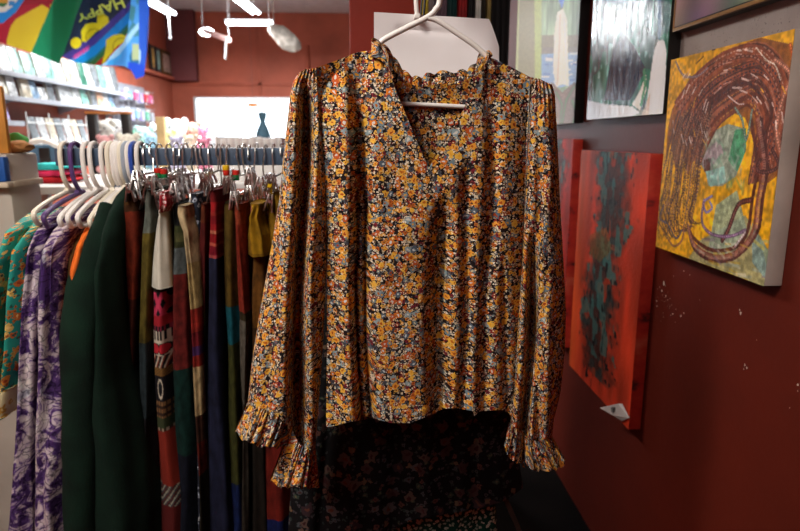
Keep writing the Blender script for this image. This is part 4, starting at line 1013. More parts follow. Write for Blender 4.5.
def cover(cname, c):
    if cname not in bookmats:
        k = NT('cover_' + cname.replace(' ', '_')); co = k.objc()
        n = k.noise(k.scale(co, (6, 14, 11)), 1, 2); n2 = k.noise(k.scale(co, (9, 20, 30)), 1, 3)
        a = k.ramp(n, [(.44, c), (.5, tuple(v * .75 for v in c)), (.58, tuple(min(255, v * 1.2 + 30) for v in c))], 'CONSTANT')
        bookmats[cname] = k.done(k.mix(k.ramp(n2, [(.60, (0, 0, 0)), (.64, (200, 200, 200))]), a, L4((205, 205, 204))), .3)
    return bookmats[cname]
m_pages = plain('book_pages', (220, 214, 200), .8, var=.04)
palette = [('pale blue', (124, 156, 184)), ('cream', (196, 184, 160)), ('mint green', (124, 178, 164)), ('white', (196, 198, 198)), ('lilac', (150, 134, 184)), ('grey', (116, 122, 126)), ('dark green', (50, 110, 90)), ('teal', (80, 160, 170)), ('peach', (214, 170, 140)), ('royal blue', (80, 110, 190))]
ordw = ordn
def book(y, zz, w, h, cn, c, label, grp, lean=14, d=.028):
    Mx = Matrix.Translation((XS - .045, y, zz + .001)) @ Matrix.Rotation(R(-lean), 4, 'Y')
    t = thing('book', label, 'book', (XS - .045, y, zz), grp)
    b = MB(); b.box(-d + .003, -.003, -w / 2 + .002, w / 2 - .004, .002, h - .002, 0, Mx); b.build('pages', m_pages, t)
    b = MB(); b.box(-.003, 0, -w / 2, w / 2, 0, h, .001, Mx); b.box(-d, -d + .003, -w / 2, w / 2, 0, h, .001, Mx); b.box(-d, 0, w / 2 - .003, w / 2, 0, h, .001, Mx); b.build('cover', cover(cn, c), t)
rb = random.Random(4)
seqs = {'top': ['cream', 'teal', 'pale blue', 'white', 'white', 'mint green', 'mint green', 'white', 'mint green', 'white', 'cream', 'white', 'dark green', 'white', 'grey', 'mint green', 'white', 'grey', 'white', 'grey'],
        'mid': ['cream', 'royal blue', 'peach', 'cream', 'white', 'cream', 'pale blue', 'white', 'grey', 'white', 'white', 'white', 'mint green', 'grey', 'peach', 'white', 'pale blue'],
        'low': ['grey', 'mint green', 'lilac', 'lilac', 'pale blue', 'white']}
for nm, zz, ya, yb_ in shelves:
    seq = seqs[nm]; y = 4.22; i = 0; cnt = {}
    for cn in seq:
        c = dict(palette)[cn]; w = rb.uniform(.12, .165) if nm != 'mid' else rb.uniform(.10, .17); h = rb.uniform(.15, .17) if nm != 'top' else .17 + .10 * (y - 4.2) / 3 + rb.uniform(-.02, .02)
        if y + w > yb_ - .03: break
        if nm == 'mid' and 5.3 < y < 5.6 and cn in ('white',): h = .11
        lb = '%s face-out book, %s along the %s wall shelf from its near end' % (cn, ordw[i], {'top': 'top', 'mid': 'middle', 'low': 'short lowest'}[nm])
        book(y + w / 2, zz, w, h if nm != 'mid' else min(h, .15), cn, c, lb, 'face-out books on the %s wall shelf' % {'top': 'top', 'mid': 'middle', 'low': 'lowest'}[nm], lean=rb.uniform(8, 13))
        y += w + (rb.uniform(.008, .03) if nm != 'mid' or i % 4 else .09); i += 1
# white wire rack below the middle shelf with brochures
t = thing('magazine_rack', 'white wire magazine rack below the middle wall shelf', 'rack', (XL + .12, 5.55, 1.2))
for z in (1.28, 1.46, 1.62):
    b = MB(); b.tube([(XS - .02, 5.05, z), (XS - .02, 6.1, z)], .005, 6); b.build('wire', m_white, t)
for y in (5.05, 5.4, 5.75, 6.1):
    b = MB(); b.tube([(XL + .01, y, 1.2), (XS - .02, y, 1.24), (XS - .02, y, 1.70)], .005, 6); b.build('wire', m_white, t)
for i in range(14):
    y = 5.06 + i * .073; zz = [1.29, 1.47][i % 2]
    Mx = Matrix.Translation((XS - .03, y + .06, zz)) @ Matrix.Rotation(R(-10), 4, 'Y')
    b = MB(); b.box(-.006, 0, -.062, .062, 0, .20, .001, Mx)
    tagp(b.build('magazine', cover(['white', 'grey', 'cream'][i % 3], dict(palette)[['white', 'grey', 'cream'][i % 3]])), '%s magazine standing %s in the white wire rack' % (['white', 'grey', 'cream'][i % 3], ordw[i]), 'magazine', 'magazines in the wire rack')
# row of small dark bottles on a ledge beneath the lowest shelf
m_bot = plain('dark_bottle', (44, 34, 36), .3)
b = MB(); b.box(XL + .001, XS + .02, 3.9, 5.4, 1.372, 1.39, .002); tagp(b.build('ledge_shelf', m_shelf), 'narrow ledge shelf with small dark bottles', 'shelf')
for i in range(9):
    p = (XS - .05, 4.45 + i * .075, 1.391); b = MB(); b.lathe([(.018, 0), (.02, .005), (.02, .04), (.008, .055), (.008, .07)], p, 12)
    tagp(b.build('bottle', m_bot), 'small dark bottle in the row on the narrow ledge shelf', 'bottle', 'dark bottles on the ledge')

# ------------------------------------------------------------------ flags over the shelves
YFL = 5.2
def flag(name, label, px0, px1, top, bot, paint, Yf, amp, seed, side=None, n=150, m=90, slope=0.):
    """hung cloth: columns px0..px1, top/bottom rows as tables of px"""
    b = MB(); cols = []
    def fn(u, v):
        px = px0 + (px1 - px0) * u; y0, y1 = ip(top, px), ip(bot, px); py = y0 + (y1 - y0) * v
        if side: px = px + side(u, py)
        d = amp * math.sin(u * 9 + v * 2 + seed) + amp * .6 * nz(u * 5, v * 3, seed)
        cols.append(lin(paint(px, py))); return PY(px, py, Yf + d + slope * (u - .5))
    b.grid(fn, n, m); b.col = cols
    m_ = attr_paint('flag_cloth_' + name, .55, .15, 300, .3, thin=.5)
    base = PY((px0 + px1) / 2, 40, Yf)
    t = thing('flag', label, 'flag', base); b.build('cloth', m_, t, angle=180); return t
def inpoly(x, y, P):
    c = False; n = len(P)
    for i in range(n):
        (x0, y0), (x1, y1) = P[i], P[(i + 1) % n]
        if (y0 > y) != (y1 > y) and x < (x1 - x0) * (y - y0) / (y1 - y0) + x0: c = not c
    return c
def pA(x, y):
    if math.hypot(x - 2, (y - 1)) < 6 and x + y * .5 < 9: return (60, 110, 70) if y > 3 else (190, 140, 60)
    if inpoly(x, y, [(-60, -70), (22, -70), (18, 0), (12, 7), (5, 12), (-5, 13), (-60, 13)]): return (206, 206, 196) if not (9 < x < 15 and 1 < y < 6) else (60, 130, 190)
    if inpoly(x, y, [(-60, -70), (27, -70), (24, 0), (16, 12), (3, 23), (-60, 27)]): return (44, 130, 200)
    g = 49.5 - (y - 9) * .42
    if x > g: return (34, 134, 92)
    if y < 4.5 and x > 20 and x + 2.2 * y < 62: return (142, 40, 52)
    if inpoly(x, y, [(42, 4.5), (50, 9), (50, 60), (6.5, 60), (6.5, 41), (11, 26), (16, 19), (30, 11)]) or x > 50: return (206, 180, 50)
    return (158, 40, 56)
flag('tricolour', 'red, yellow and green flag with a blue ringed emblem above the shelves', -22, 84, [(-22, -60), (84, -60)], [(-22, 42), (0, 42), (8, 45), (33, 53), (50, 60), (59, 64), (64, 52), (70, 36), (76, 16), (84, -4)], pA, 5.0, .02, 1, n=160, m=130)
ye, dk = (226, 206, 36), (40, 50, 70)
def pB(x, y):
    # two round yellow faces with raised thumbs, then violet, blue, green and red bands
    if math.hypot((x - 76) / 5.5, (y - 43) / 5.5) < 1 or inpoly(x, y, [(82, 41), (81, 31), (86, 24), (93, 22.5), (97, 23), (97, 15), (100, 11.5), (108, 17), (109, 22), (104, 27), (96, 32), (90, 38), (86, 42)]): 
        return (186, 160, 30) if abs(math.hypot(x - 94, y - 37) - 8) < .8 else ye
    if inpoly(x, y, [(102, 63), (104, 56), (106, 48), (106, 40), (113, 35), (122, 34), (127, 37), (124, 42), (117, 46), (112, 52), (106, 60), (104, 64)]): return (186, 160, 30) if abs(math.hypot(x - 122, y - 47) - 9) < .7 else ye
    s = (x - 66) * .62 + (y - 56) * .79   # distance across the bands
    q = y - (58 - (x - 62) * .22 - ((x - 62) / 42) ** 2 * 26)
    if 73 < x < 89 and -1 < (y - (57 - (x - 73) * .66)) < 3.5 and int(x * 1.1) % 3: return (226, 80, 150)
    q = y - (62 - (x - 62) * .62 - max(0, x - 95) * .35)
    if q < -6 + 0 * x: return dk
    if q < 3: return (74, 62, 140)
    if q < 14: return (30, 140, 214)
    if q < 17: return (40, 120, 120)
    if q < 23: return (60, 110, 60)
    if q < 29: return (186, 50, 40)
    return (90, 40, 50)
fB = flag('rainbow', 'dark flag with HAPPY lettering, yellow thumbs-up faces and rainbow bands', 61, 132, [(61, -60), (132, -60)], [(61, 56), (66, 58.5), (75, 62), (90, 64.5), (101, 65.5), (106, 62), (113, 53), (124, 42), (128, 30), (132, -10)], pB, 5.12, .02, 4, n=160, m=150)
m_let = plain('lime_lettering', (186, 206, 84), .6)
fc = bpy.data.curves.new('lettering_shape', 'FONT'); fc.body = 'HAPPY'; fc.size = 1; fc.extrude = .01; fc.offset = .02
fo = bpy.data.objects.new('lettering_shape', fc); COL.objects.link(fo)
bpy.context.view_layer.update(); me = bpy.data.meshes.new_from_object(fo.evaluated_get(bpy.context.evaluated_depsgraph_get()))
xs = [v.co.x for v in me.vertices]; wx = max(xs); b = MB()
lv = []
for v in me.vertices:
    u, h = v.co.x / wx, v.co.y / .72
    # the cloth hangs upside down: the word runs from upper right to lower left
    bx, by = 121 - 46 * u, -9 + 29 * u ** 1.15; nx, ny = .45, -.89
    hh = (1 - h) * 11.5 * (1 - .35 * u)
    p = PY(bx - nx * 0 + .30 * (hh), by + .9 * hh - 2 + 3, 5.085 - v.co.z); lv.append(p)
# letters are turned over by running both the baseline and the height backwards
lv = []
for v in me.vertices:
    u, h = v.co.x / wx, v.co.y / .72; hh = h * (12.5 - 5.0 * u)
    base = (122 - 46 * u - .1 * 0, -8 + 27 * u ** 1.1)
    lv.append(PY(base[0] + .36 * hh * 1.0, base[1] + .93 * hh - 5 + 2 * u, 5.08 - v.co.z))
lv2 = []
for v in me.vertices:
    u, h = v.co.x / wx, v.co.y / .72; hh = (12.0 - 5.0 * u) * h
    lv2.append(PY(122 - 46 * u + .40 * hh, 2.5 + 19.5 * u ** 1.1 + .0 * h - hh * -.92 - 6, 5.08 - v.co.z))
b.add(lv2, [tuple(p.vertices) for p in me.polygons]); b.build('lettering', m_let, fB, smooth=False)
bpy.data.objects.remove(fo)
def pC(x, y):
    n = nz(x * .07, y * .05, 3)
    if y > 62 + (x - 130) * .2 and x > 128: return (36, 66, 170)
    if x > 139: return (44, 80, 170) if n < .25 else (150, 180, 200)
    e = abs((y - 62) + (x - 108) * 1.15 + 6 * n)
    if e < 3.5: return (140, 178, 200)
    if 141 > x > 132 and 44 < y < 60: return (150, 160, 120)
    if y > 30 and x < 122 and y + x < 178: return (60, 140, 196)
    return (70, 132, 190) if n < .1 else ((60, 110, 120) if y < 40 else (40, 90, 120))
flag('dolphin', 'blue flag with pale wave swirls at the end of the flag row', 100, 149, [(100, -60), (126, -60), (149, -8)], [(100, 66), (110, 65.5), (124, 66), (131, 70), (136, 79), (144, 76), (147, 50), (149, 20)], pC, 5.3, .04, 7, n=80, m=100)
# cord the flags hang from
p0, p1 = PY(-30, -62, 5.12), PY(150, -62, 5.2)
b = MB(); b.tube([Vector((XL + .002, 5.14, p0.z)), Vector((p1.x, 5.14, p0.z))], .012, 8); b.tube([(p1.x - .02, 5.14, p0.z), (p1.x - .02, 5.14, ZC)], .006, 6); b.tube([(p0.x, 5.14, p0.z), (p0.x, 5.14, ZC)], .006, 6)
tagp(b.build('flag_pole', m_steel), 'thin grey pole the three flags hang from', 'pole')

# ------------------------------------------------------------------ toys hung on the far left wall beyond the shelves
m_peg = plain('grey_pegboard', (150, 150, 158), .6)
b = MB(); b.box(XL + .002, XL + .02, 7.3, 8.4, .9, 2.13, .002); tagp(b.build('pegboard', m_peg), 'grey pegboard covered with packaged toys beyond the shelves', 'board')
pk = [('pink', (206, 90, 130)), ('white', (226, 226, 226)), ('slate', (90, 104, 130)), ('lilac', (170, 160, 200)), ('green', (90, 160, 130)), ('pale yellow', (226, 206, 150)), ('sky blue', (130, 170, 200)), ('grey', (150, 150, 156)), ('red', (190, 50, 60))]
rp2 = random.Random(8); cnt = 0
rown = ['top', 'second', 'third', 'fourth']
for j, z in enumerate((2.07, 1.86, 1.64, 1.42)):
    for i in range(6):
        y = 7.38 + i * .175; cn, c = rp2.choice(pk); h = rp2.uniform(.14, .18); w = .13
        t = thing('toy_pack', '%s packaged toy, %s along the %s row of the pegboard' % (cn, ordw[i], rown[j]), 'toy', (XL + .06, y, z - h), 'packaged toys on the pegboard')
        b = MB(); b.box(XL + .10, XL + .104, y - w / 2, y + w / 2, z - h, z, .001); b.build('backing_card', m_white if i % 2 else m_pg, t)
        b = MB(); b.box(XL + .104, XL + .16, y - w / 2 + .015, y + w / 2 - .015, z - h + .015, z - .04, .015); b.build('toy', plain('toy_' + cn, c, .35), t)
        b = MB(); b.tube([(XL + .02, y, z - .015), (XL + .18, y, z - .012), (XL + .185, y, z)], .003, 5); b.build('peg', m_shelf, t)

# ------------------------------------------------------------------ small pictures on the far wall rail
for i, (pa, pb, c, lb) in enumerate([(151.5, 155.5, (180, 140, 70), 'small framed print in ochre nearest the flags'), (156.5, 161, (120, 150, 140), 'small framed print in grey-green between its neighbours'), (162, 171, (150, 120, 108), 'brown framed print nearest the dark corner panel')]):
    ya2, yb2 = PX(pa, 62, XL + .05).y, PX(pb, 62, XL + .05).y
    t = thing('small_picture', lb, 'picture', (XL, (ya2 + yb2) / 2, zr2 + .03))
    b = MB(); b.box(XL + .03, XL + .05, ya2, yb2, zr2 + .021, zr2 + .36, .006); b.build('frame', m_blackf if i < 2 else m_brown, t)
    b = MB(); b.box(XL + .048, XL + .053, ya2 + .05, yb2 - .05, zr2 + .07, zr2 + .31, .002); b.build('print', plain('print_%d' % i, c, .6, var=.4, sc=20), t)

# ------------------------------------------------------------------ tables, plush toys, records
def table(name, label, x0, x1, y0, y1, z, m, th=.04):
    t = thing(name, label, 'table', ((x0 + x1) / 2, (y0 + y1) / 2, 0))
    b = MB(); b.box(x0, x1, y0, y1, z - th, z, .005); b.build('table_top', m, t)
    for x in (x0 + .05, x1 - .05):
        for y in (y0 + .05, y1 - .05):
            b = MB(); b.box(x - .025, x + .025, y - .025, y + .025, .001, z - th, .003); b.build('leg', m, t)
    return t
m_wtab = plain('white_laminate', (214, 214, 212), .4, var=.03)
table('display_table', 'long white display table under the plush toys and white records', -2.3, -.35, 4.3, 6.9, 1.20, m_wtab)
furs = {}
def fur(n, c):
    if n not in furs: furs[n] = fabric('plush_' + n.replace(' ', '_'), c, 1., var=.2, sc=30, weave=140, bump=.8)
    return furs[n]
def plush(px, py, Y, s, cn, c, label, belly=None):
    p = PY(px, py, Y); zf = 1.2012; t = thing('plush_toy', label, 'plush toy', (p.x, Y, zf), 'plush toys on the white display table')
    k = (p.z - zf) / 1.0; hgt = max(.16, k)
    b = MB(); r = s
    b.ball((p.x, Y, zf + hgt * .36), (r, r * .85, hgt * .36), 2, wob=.1, seed=px)
    b.ball((p.x + r * .7, Y - r * .4, zf + hgt * .2), r * .42, 2); b.ball((p.x - r * .7, Y - r * .4, zf + hgt * .2), r * .42, 2)
    b.ball((p.x + r * .85, Y - r * .1, zf + hgt * .48), (r * .5, r * .3, r * .3), 2); b.ball((p.x - r * .85, Y - r * .1, zf + hgt * .48), (r * .5, r * .3, r * .3), 2)
    b.build('body', fur(cn, c), t)
    hz = zf + hgt * .78; hr = min(r * .85, hgt * .24)
    b = MB(); b.ball((p.x, Y - r * .1, hz), hr, 2); b.ball((p.x, Y - r * .1 - hr * .8, hz - hr * .2), hr * .42, 2)
    for sx in (-1, 1): b.ball((p.x + sx * hr * .8, Y - r * .05, hz + hr * .75), hr * .36, 2)
    b.build('head', fur(cn, c), t)
    b = MB()
    for sx in (-1, 1): b.ball((p.x + sx * hr * .36, Y - r * .1 - hr * .9, hz + hr * .2), hr * .1, 1)
    b.ball((p.x, Y - r * .1 - hr * 1.2, hz - hr * .1), hr * .14, 1); b.build('eyes_and_nose', m_bot, t)
for a in [(105, 133, 4.9, .07, 'blush pink', (214, 160, 160), 'blush pink plush toy in front of the black display frame'),
          (128, 134, 4.8, .09, 'cream', (226, 214, 200), 'large cream plush toy beside the blush pink one'),
          (104, 118, 5.6, .10, 'ivory', (230, 222, 206), 'ivory plush toy inside the black display frame'),
          (116, 117, 5.7, .10, 'white', (234, 234, 232), 'white plush toy inside the black display frame'),
          (144, 126, 6.2, .10, 'mint', (170, 206, 196), 'mint plush toy right of the black display frame'),
          (152, 132, 5.9, .08, 'sky blue', (150, 190, 220), 'sky blue plush toy behind the tan pillar'),
          (176, 118, 6.4, .12, 'snow white', (236, 236, 236), 'big snow white plush toy by the pegboard'),
          (168, 128, 5.9, .08, 'butter yellow', (236, 216, 150), 'butter yellow plush toy near the tan pillar'),
          (176, 134, 5.3, .06, 'lavender', (190, 186, 210), 'lavender plush toy at the table edge'),
          (192, 120, 6.5, .10, 'salmon', (224, 160, 140), 'salmon plush toy next to the window'),
          (203, 122, 6.4, .06, 'hot pink', (206, 120, 150), 'hot pink plush toy below the window corner'),
          (190, 133, 5.6, .07, 'pale peach', (236, 206, 180), 'pale peach plush toy in front of the salmon one'),
          (204, 136, 5.4, .06, 'rose', (206, 130, 150), 'rose plush toy beside the white records'),
          (212, 130, 6.2, .06, 'light grey', (196, 196, 200), 'light grey plush toy beside the white records'),
          (158, 120, 6.6, .09, 'pearl', (214, 216, 220), 'pearl plush toy under the end of the shelves')]:
    plush(*a)
# tan standing pillar between the toys
b = MB(); x = PY(161, 125, 5.6).x; b.box(x - .035, x + .035, 5.57, 5.63, 1.201, PY(161, 117, 5.6).z, .004)
tagp(b.build('display_pillar', plain('tan_wood', (206, 176, 122), .6)), 'pale tan wooden pillar among the plush toys', 'pillar')
# black display frame with an orange top edge
t = thing('display_stand', 'black open display frame with an orange top bar around plush toys', 'frame', (PY(110, 130, 5.3).x, 5.3, 1.2))
x0, x1 = PY(90, 125, 5.3).x, PY(131, 125, 5.3).x; zt = PY(110, 114, 5.3).z
b = MB(); b.box(x0, x0 + .06, 5.25, 5.33, 1.201, zt, .003); b.build('post', m_blackf, t)
b = MB(); b.box(x1 - .06, x1, 5.25, 5.33, 1.201, zt, .003); b.build('post', m_blackf, t)
b = MB(); b.box(x0 - .01, x1 + .01, 5.24, 5.34, zt, zt + .018, .003); b.build('top_bar', plain('orange_wood', (190, 120, 60), .5), t)
# white record sleeves
ra, rb2 = PY(219, 140, 4.6).x, PY(284, 140, 4.6).x; zt = PY(250, 137, 4.6).z
t = thing('record_crate', 'open white crate of white record sleeves beneath the window', 'crate', ((ra + rb2) / 2, 4.6, 1.201))
for (x0, x1, y0, y1, z0, z1) in [(ra - .02, rb2 + .02, 4.45, 4.78, 1.201, 1.215), (ra - .02, ra - .008, 4.45, 4.78, 1.215, 1.36), (rb2 + .008, rb2 + .02, 4.45, 4.78, 1.215, 1.36), (ra - .008, rb2 + .008, 4.45, 4.462, 1.215, 1.36), (ra - .008, rb2 + .008, 4.768, 4.78, 1.215, 1.36)]:
    b = MB(); b.box(x0, x1, y0, y1, z0, z1, .002); b.build('panel', m_white, t)
N = 28; rr2 = random.Random(2)
for i in range(N):
    x = ra + (rb2 - ra) * (i + .5) / N; h = zt + rr2.uniform(-.012, .004)
    b = MB(); b.box(x - .0048, x + .0048, 4.47, 4.76, 1.2155, h, .002)
    tagp(b.build('record_sleeve', plain('sleeve_white_%d' % (i % 3), [(222, 216, 212), (206, 198, 196), (228, 226, 224)][i % 3], .5)), 'white record sleeve filed on edge in the crate under the window', 'record', 'white record sleeves in the crate')
# dress on a stand in the window and the oval sign
m_wdress = fabric('grey_teal_cloth', (34, 52, 60), .8)
px, Yd = 263, 8.8; c = PY(px, 130, Yd)
t = thing('mannequin', 'grey-teal dress on a stand in front of the bright window', 'mannequin', (c.x, Yd, 0))
prof = []
for y, hw in [(112.3, 3.0), (113.2, 4.0), (116.5, 3.8), (121, 2.5), (123, 2.6), (128, 4.8), (134, 6.8), (150, 9)]:
    prof.append((hw / 620 * Yd, PY(px, y, Yd).z))
b = MB(); b.lathe([(r, z) for r, z in prof[::-1]], (c.x, Yd, 0), 24); b.build('dress_cloth', m_wdress, t)
b = MB(); b.lathe([(.02, 0), (.02, .16), (.03, .17)], (c.x, Yd, prof[0][1] - .01), 12); b.build('neck', plain('pale_stand', (226, 232, 236), .5), t)
b = MB(); b.lathe([(.2, .001), (.2, .02), (.02, .04), (.02, prof[-1][1])], (c.x, Yd, 0), 20); b.build('stand', m_blackf, t)
c = PY(253, 105, 9.3); Mx = Matrix.Translation(c) @ Matrix.Rotation(R(90), 4, 'X')
b = MB(); bm = bmesh.new(); bmesh.ops.create_cone(bm, cap_ends=True, segments=32, radius1=1, radius2=1, depth=.02); bmesh.ops.scale(bm, vec=(.085, .03, 1), verts=bm.verts); bmesh.ops.transform(bm, matrix=Mx, verts=bm.verts); b.bm(bm)
t = thing('window_sign', 'small orange-brown oval sign hung in the window', 'sign', c); b.build('plate', plain('orange_sign', (190, 126, 70), .5), t, smooth=False)
b = MB(); b.tube([(c.x, 9.3, c.z + .03), (c.x, 9.3, ZC)], .002, 5); b.build('cord', m_bot, t)

# ------------------------------------------------------------------ things at the rack's open end
m_beige = plain('beige_plastic', (190, 180, 166), .5, var=.05)
t = thing('storage_cabinet', 'beige cabinet with a projecting ledge at the open end of the rack', 'cabinet', (-1.45, 2.09, 0))
xr = PY(9, 175, 2.0).x; zt = PY(20, 153, 2.1).z; zl = PY(9, 184, 1.97).z
b = MB(); b.box(xr - .6, xr, 2.0, 2.185, .001, zt, .012); b.build('body', m_beige, t)
b = MB(); b.box(xr - .6, xr + .012, 1.965, 2.0, zl - .012, zl + .006, .006); b.box(xr, xr + .012, 2.0, 2.18, zl - .012, zl + .006, .003); b.build('ledge', plain('cream_ledge', (206, 190, 166), .5), t)
b = MB(); xw = PY(6.5, 120, 2.03).x; b.box(xw - .16, xw, 2.02, 2.04, zt + .001, PY(5, 86, 2.03).z, .004)
tagp(b.build('wooden_board', plain('honey_wood', (198, 132, 50), .5, var=.2, sc=5)), 'honey-coloured wooden board standing on the beige cabinet', 'board')
xw = PY(5.5, 165, 1.975).x; b = MB(); b.box(xw - .12, xw, 1.967, 1.997, zl + .0065, PY(3, 157, 1.975).z, .004)
tagp(b.build('blue_packet', plain('bright_blue_card', (24, 84, 160), .5)), 'bright blue packet standing on the ledge of the beige cabinet', 'packet')
c = PY(18, 149, 2.1); b = MB(); b.ball((c.x, 2.10, zt + .02), (.045, .04, .02), 3, wob=.3, seed=3); tagp(b.build('cloth_bundle', fabric('brown_patterned_cloth', (132, 92, 56), .9, var=.4)), 'brown cloth bundle lying on top of the beige cabinet', 'cloth')
c = PY(15, 145, 2.15); b = MB(); b.ball((c.x, 2.155, zt + .032), (.04, .025, .032), 3, wob=.3, seed=8); tagp(b.build('cloth_bundle', fabric('green_cloth', (84, 160, 90), .9, var=.3)), 'green cloth bundle behind the brown one on the beige cabinet', 'cloth')
# low side table with the blue basket and folded clothes
table('side_table', 'small white table between the beige cabinet and the rack', -1.66, PY(140, 185, 2.6).x, 2.45, 3.3, PY(50, 184, 2.6).z, m_wtab, .03)
zt2 = PY(50, 184, 2.6).z
x0, x1 = PY(31, 150, 3.0).x, PY(66, 150, 3.0).x; zb2 = PY(50, 145, 3.0).z
m_bbl = plain('dusty_blue_plastic', (72, 106, 132), .5)
t = thing('basket', 'dusty blue basket with a white arched handle and a black label', 'basket', ((x0 + x1) / 2, 3.0, zt2))
b = MB(); b.box(x0, x1, 2.95, 3.2, zt2 + .001, zb2, .008); b.build('body', m_bbl, t)
pl, pr = PY(38, 150, 2.94).x, PY(48.5, 150, 2.94).x
b = MB(); b.box(pl, pr, 2.945, 2.951, PY(43, 164, 2.94).z, PY(43, 148, 2.94).z, .001); b.build('label_plate', m_blackf, t)
b = MB(); b.tube(spl([PY(x, y, 2.93) for x, y in [(21, 150), (26, 145), (34, 141.5), (43, 140.5), (52, 143.5), (60, 148.5), (65, 154), (67.5, 161), (66, 163.5)]], 6), .012, 10); b.build('handle', m_plast, t)
for px, py, c, lb, sx in [(52, 170, (60, 180, 180), 'folded turquoise garment on the small white table', .085), (50, 176, (200, 50, 90), 'folded pink garment lying under the turquoise one', .10), (52, 181, (176, 36, 44), 'folded red garment at the bottom of the little pile', .105)]:
    p = PY(px, py, 2.7); z0 = {170: .055, 176: .029, 181: .002}[py]
    b = MB(); n = 20
    bm = bmesh.new(); bmesh.ops.create_cube(bm, size=1); bmesh.ops.subdivide_edges(bm, edges=bm.edges[:], cuts=9, use_grid_fill=True)
    for v in bm.verts:
        w = 1 - .25 * (2 * v.co.z) ** 2 * (abs(v.co.x) > .45)
        v.co = Vector((p.x + 2 * sx * v.co.x * w, 2.72 + .2 * v.co.y + .01 * nz(v.co.x * 5, v.co.z * 9, px), zt2 + z0 + .012 + .024 * v.co.z * (1 - .3 * (2 * v.co.x) ** 4) + .005 * nz(v.co.x * 8, v.co.y * 7, py) * (v.co.z + .5)))
    b.bm(bm); tagp(b.build('folded_garment', fabric('folded_' + lb.split()[1], c, .8, var=.3), angle=180), lb, 'clothes')

# ------------------------------------------------------------------ lamps
m_tube = emit('fluorescent_tube', (236, 246, 255), 16.0)
m_fix = plain('white_enamel', (220, 222, 222), .35, var=.03)
m_rod = plain('grey_white_rod', (128, 128, 128), .6, var=.03)
def fixture(label, A, B, lit=True, cord=None, part=1.0, group='fluorescent ceiling lights', power=85):
    A, B = Vector(A), Vector(B); c = (A + B) / 2; d = (B - A).normalized(); s = d.cross(Vector((0, 0, 1))).normalized(); L = (B - A).length
    t = thing('ceiling_light', label, 'ceiling light', c, group)
    M4 = Matrix((( d.x, s.x, 0, c.x), (d.y, s.y, 0, c.y), (d.z, s.z, 1, c.z), (0, 0, 0, 1)))
    b = MB(); b.box(-L / 2, L / 2, -.016, .016, .03, .06, .004, M4); b.build('housing', m_fix, t)
    for o in ((-.03, .03) if lit else (-.03,)):
        b = MB(); b.tube([M4 @ Vector((-L / 2 * part + .02, o, .018)), M4 @ Vector((L / 2 * part - .02, o, .018))], .019, 10); b.build('tube', m_tube if lit else m_pg, t)
    for e in (-1, 1):
        b = MB(); b.tube([M4 @ Vector((e * L * .4, 0, .06)), Vector(((M4 @ Vector((e * L * .4, 0, .06))).x, (M4 @ Vector((e * L * .4, 0, .06))).y, ZC))], .003, 6); b.build('hanger_rod', m_fix, t)
    if cord:
        x, y, z0, z1 = cord; b = MB(); b.tube([(x, y, z0), (x, y, z1)], .010, 8); b.ball((x, y, z1), .018, 1); b.build('pull_rod', m_rod, t)
    if lit and power: glow(c - Vector((0, 0, .01)), d, L, power)
    return t
def glow(c, d, L, power, w=.12, col=(.93, .97, 1)):
    ld = bpy.data.lights.new('fluorescent_lamp', 'AREA'); ld.shape = 'RECTANGLE'; ld.size = L; ld.size_y = w; ld.energy = power; ld.color = col
    lo = bpy.data.objects.new('fluorescent_lamp', ld); COL.objects.link(lo); lo.location = c; lo.rotation_euler = (0, 0, math.atan2(d.y, d.x))
A, B = PY(132, -3, 5.9), PY(172, 12.5, 6.9); A.z = B.z = (A.z + B.z) / 2
fixture('fluorescent light running past the flags, white pull rod at its end', A, B, power=34, cord=(PY(168.5, 14, 6.8).x, 6.8, B.z + .03, PY(168.5, 38, 6.8).z))
A, B = PY(228, -4, 5.9), PY(256, 12, 6.9); A.z = B.z = (A.z + B.z) / 2
fixture('fluorescent light angled away from the camera in the middle of the ceiling', A, B)
A, B = PY(225, 25, 7.6), PY(274, 25, 7.6); A.z = B.z
fixture('fluorescent light seen broadside across the shop, lowest of the lit ones', A, B)
A, B = PY(203, 30, 7.9), PY(229, 40, 6.9); zz = (A.z + B.z) / 2 + .02
t = thing('ceiling_light', 'unlit brownish fluorescent batten with a small bright lamp at one end', 'ceiling light', (A + B) / 2, 'fluorescent ceiling lights')
b = MB(); b.tube([A, B], .03, 8); b.build('housing', plain('pinkish_enamel', (176, 140, 134), .5), t)
b = MB(); b.ball(A + Vector((.05, -.05, -.03)), (.09, .06, .05), 2); b.build('lamp', m_tube, t)
b = MB(); b.tube([B + Vector((-.03, 0, 0)), PY(225, 59, 6.9)], .011, 8); b.build('pull_rod', m_rod, t)
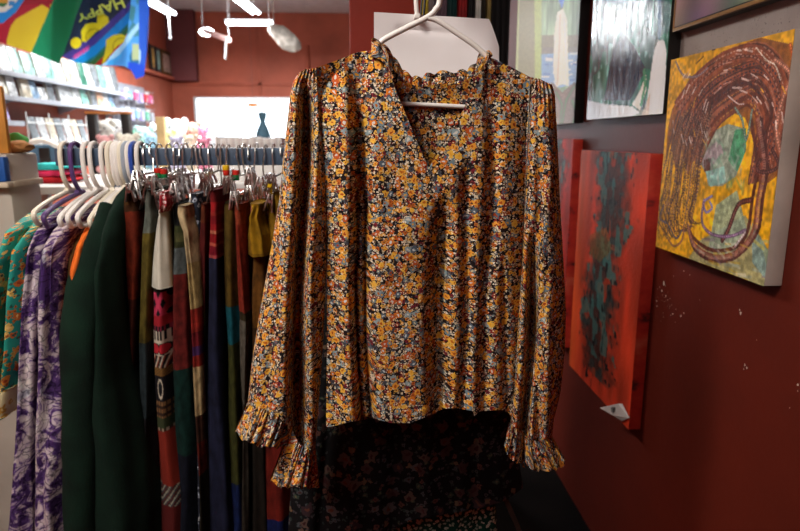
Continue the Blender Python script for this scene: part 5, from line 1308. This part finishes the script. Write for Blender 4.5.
b = MB(); b.tube([A, (A.x, A.y, ZC)], .003, 6); b.tube([B, (B.x, B.y, ZC)], .003, 6); b.build('hanger_rod', m_fix, t)
# grey-beige bundle beside the broadside light
k = NT('crumpled_grey_cloth'); co = k.objc(); n = k.noise(co, 14, 5, .6); k.bump(n, .8, .03); m_bun = k.done(k.ramp(n, [(.3, (96, 88, 80)), (.7, (170, 160, 148))]), .8)
c = PY(285, 38, 7.5); b = MB()
b.ball(c, (.20, .09, .10), 3, Matrix.Rotation(R(38), 4, 'Y'), wob=.3, seed=2)
b.tube([c + Vector((-.12, 0, .08)), (c.x - .12, c.y, ZC)], .006, 6)
tagp(b.build('cloth_lantern', m_bun), 'crumpled grey-beige lantern hanging beside the broadside fluorescent light', 'lantern')

# unseen lights above the frame; the aisle and rear ones are added fill
def lamp_over(label, x, y, z, L, ang, power, w=.12, col=(1, .93, .84)):
    d = Vector((math.cos(R(ang)), math.sin(R(ang)), 0)); c = Vector((x, y, z))
    t = fixture(label, c - d * L / 2, c + d * L / 2, power=0); glow(c - Vector((0, 0, .01)), d, L, power, w, col)
lamp_over('fluorescent light over the floral blouse and the rack', -.9, .3, 2.6, 1.1, 30, 46, .22)
lamp_over('added fill light over the aisle between the rack and the shelves', -1.5, 3.1, 3.0, 1.2, 80, 60)  # added to brighten the fronts of shelves, flags and toys
lamp_over('added fill light behind the camera position', -1.2, -1.4, 3.0, 1.2, 90, 12)  # weak added fill from the rear
W = bpy.data.worlds.new('daylight'); S.world = W; W.use_nodes = True
bg = W.node_tree.nodes['Background']; bg.inputs[0].default_value = (.86, .94, 1, 1); bg.inputs[1].default_value = 4.5
S.view_settings.view_transform = 'Standard'; S.view_settings.look = 'None'; S.view_settings.exposure = 0.0; S.view_settings.gamma = 1.0
S.view_settings.use_curve_mapping = False
S.cycles.use_denoising = True
try:
    S.cycles.denoiser = 'OPENIMAGEDENOISE'; S.cycles.denoising_input_passes = 'RGB_ALBEDO_NORMAL'
except Exception: pass
S.cycles.max_bounces = 6; S.cycles.sample_clamp_indirect = 4.0; S.cycles.caustics_reflective = False; S.cycles.caustics_refractive = False
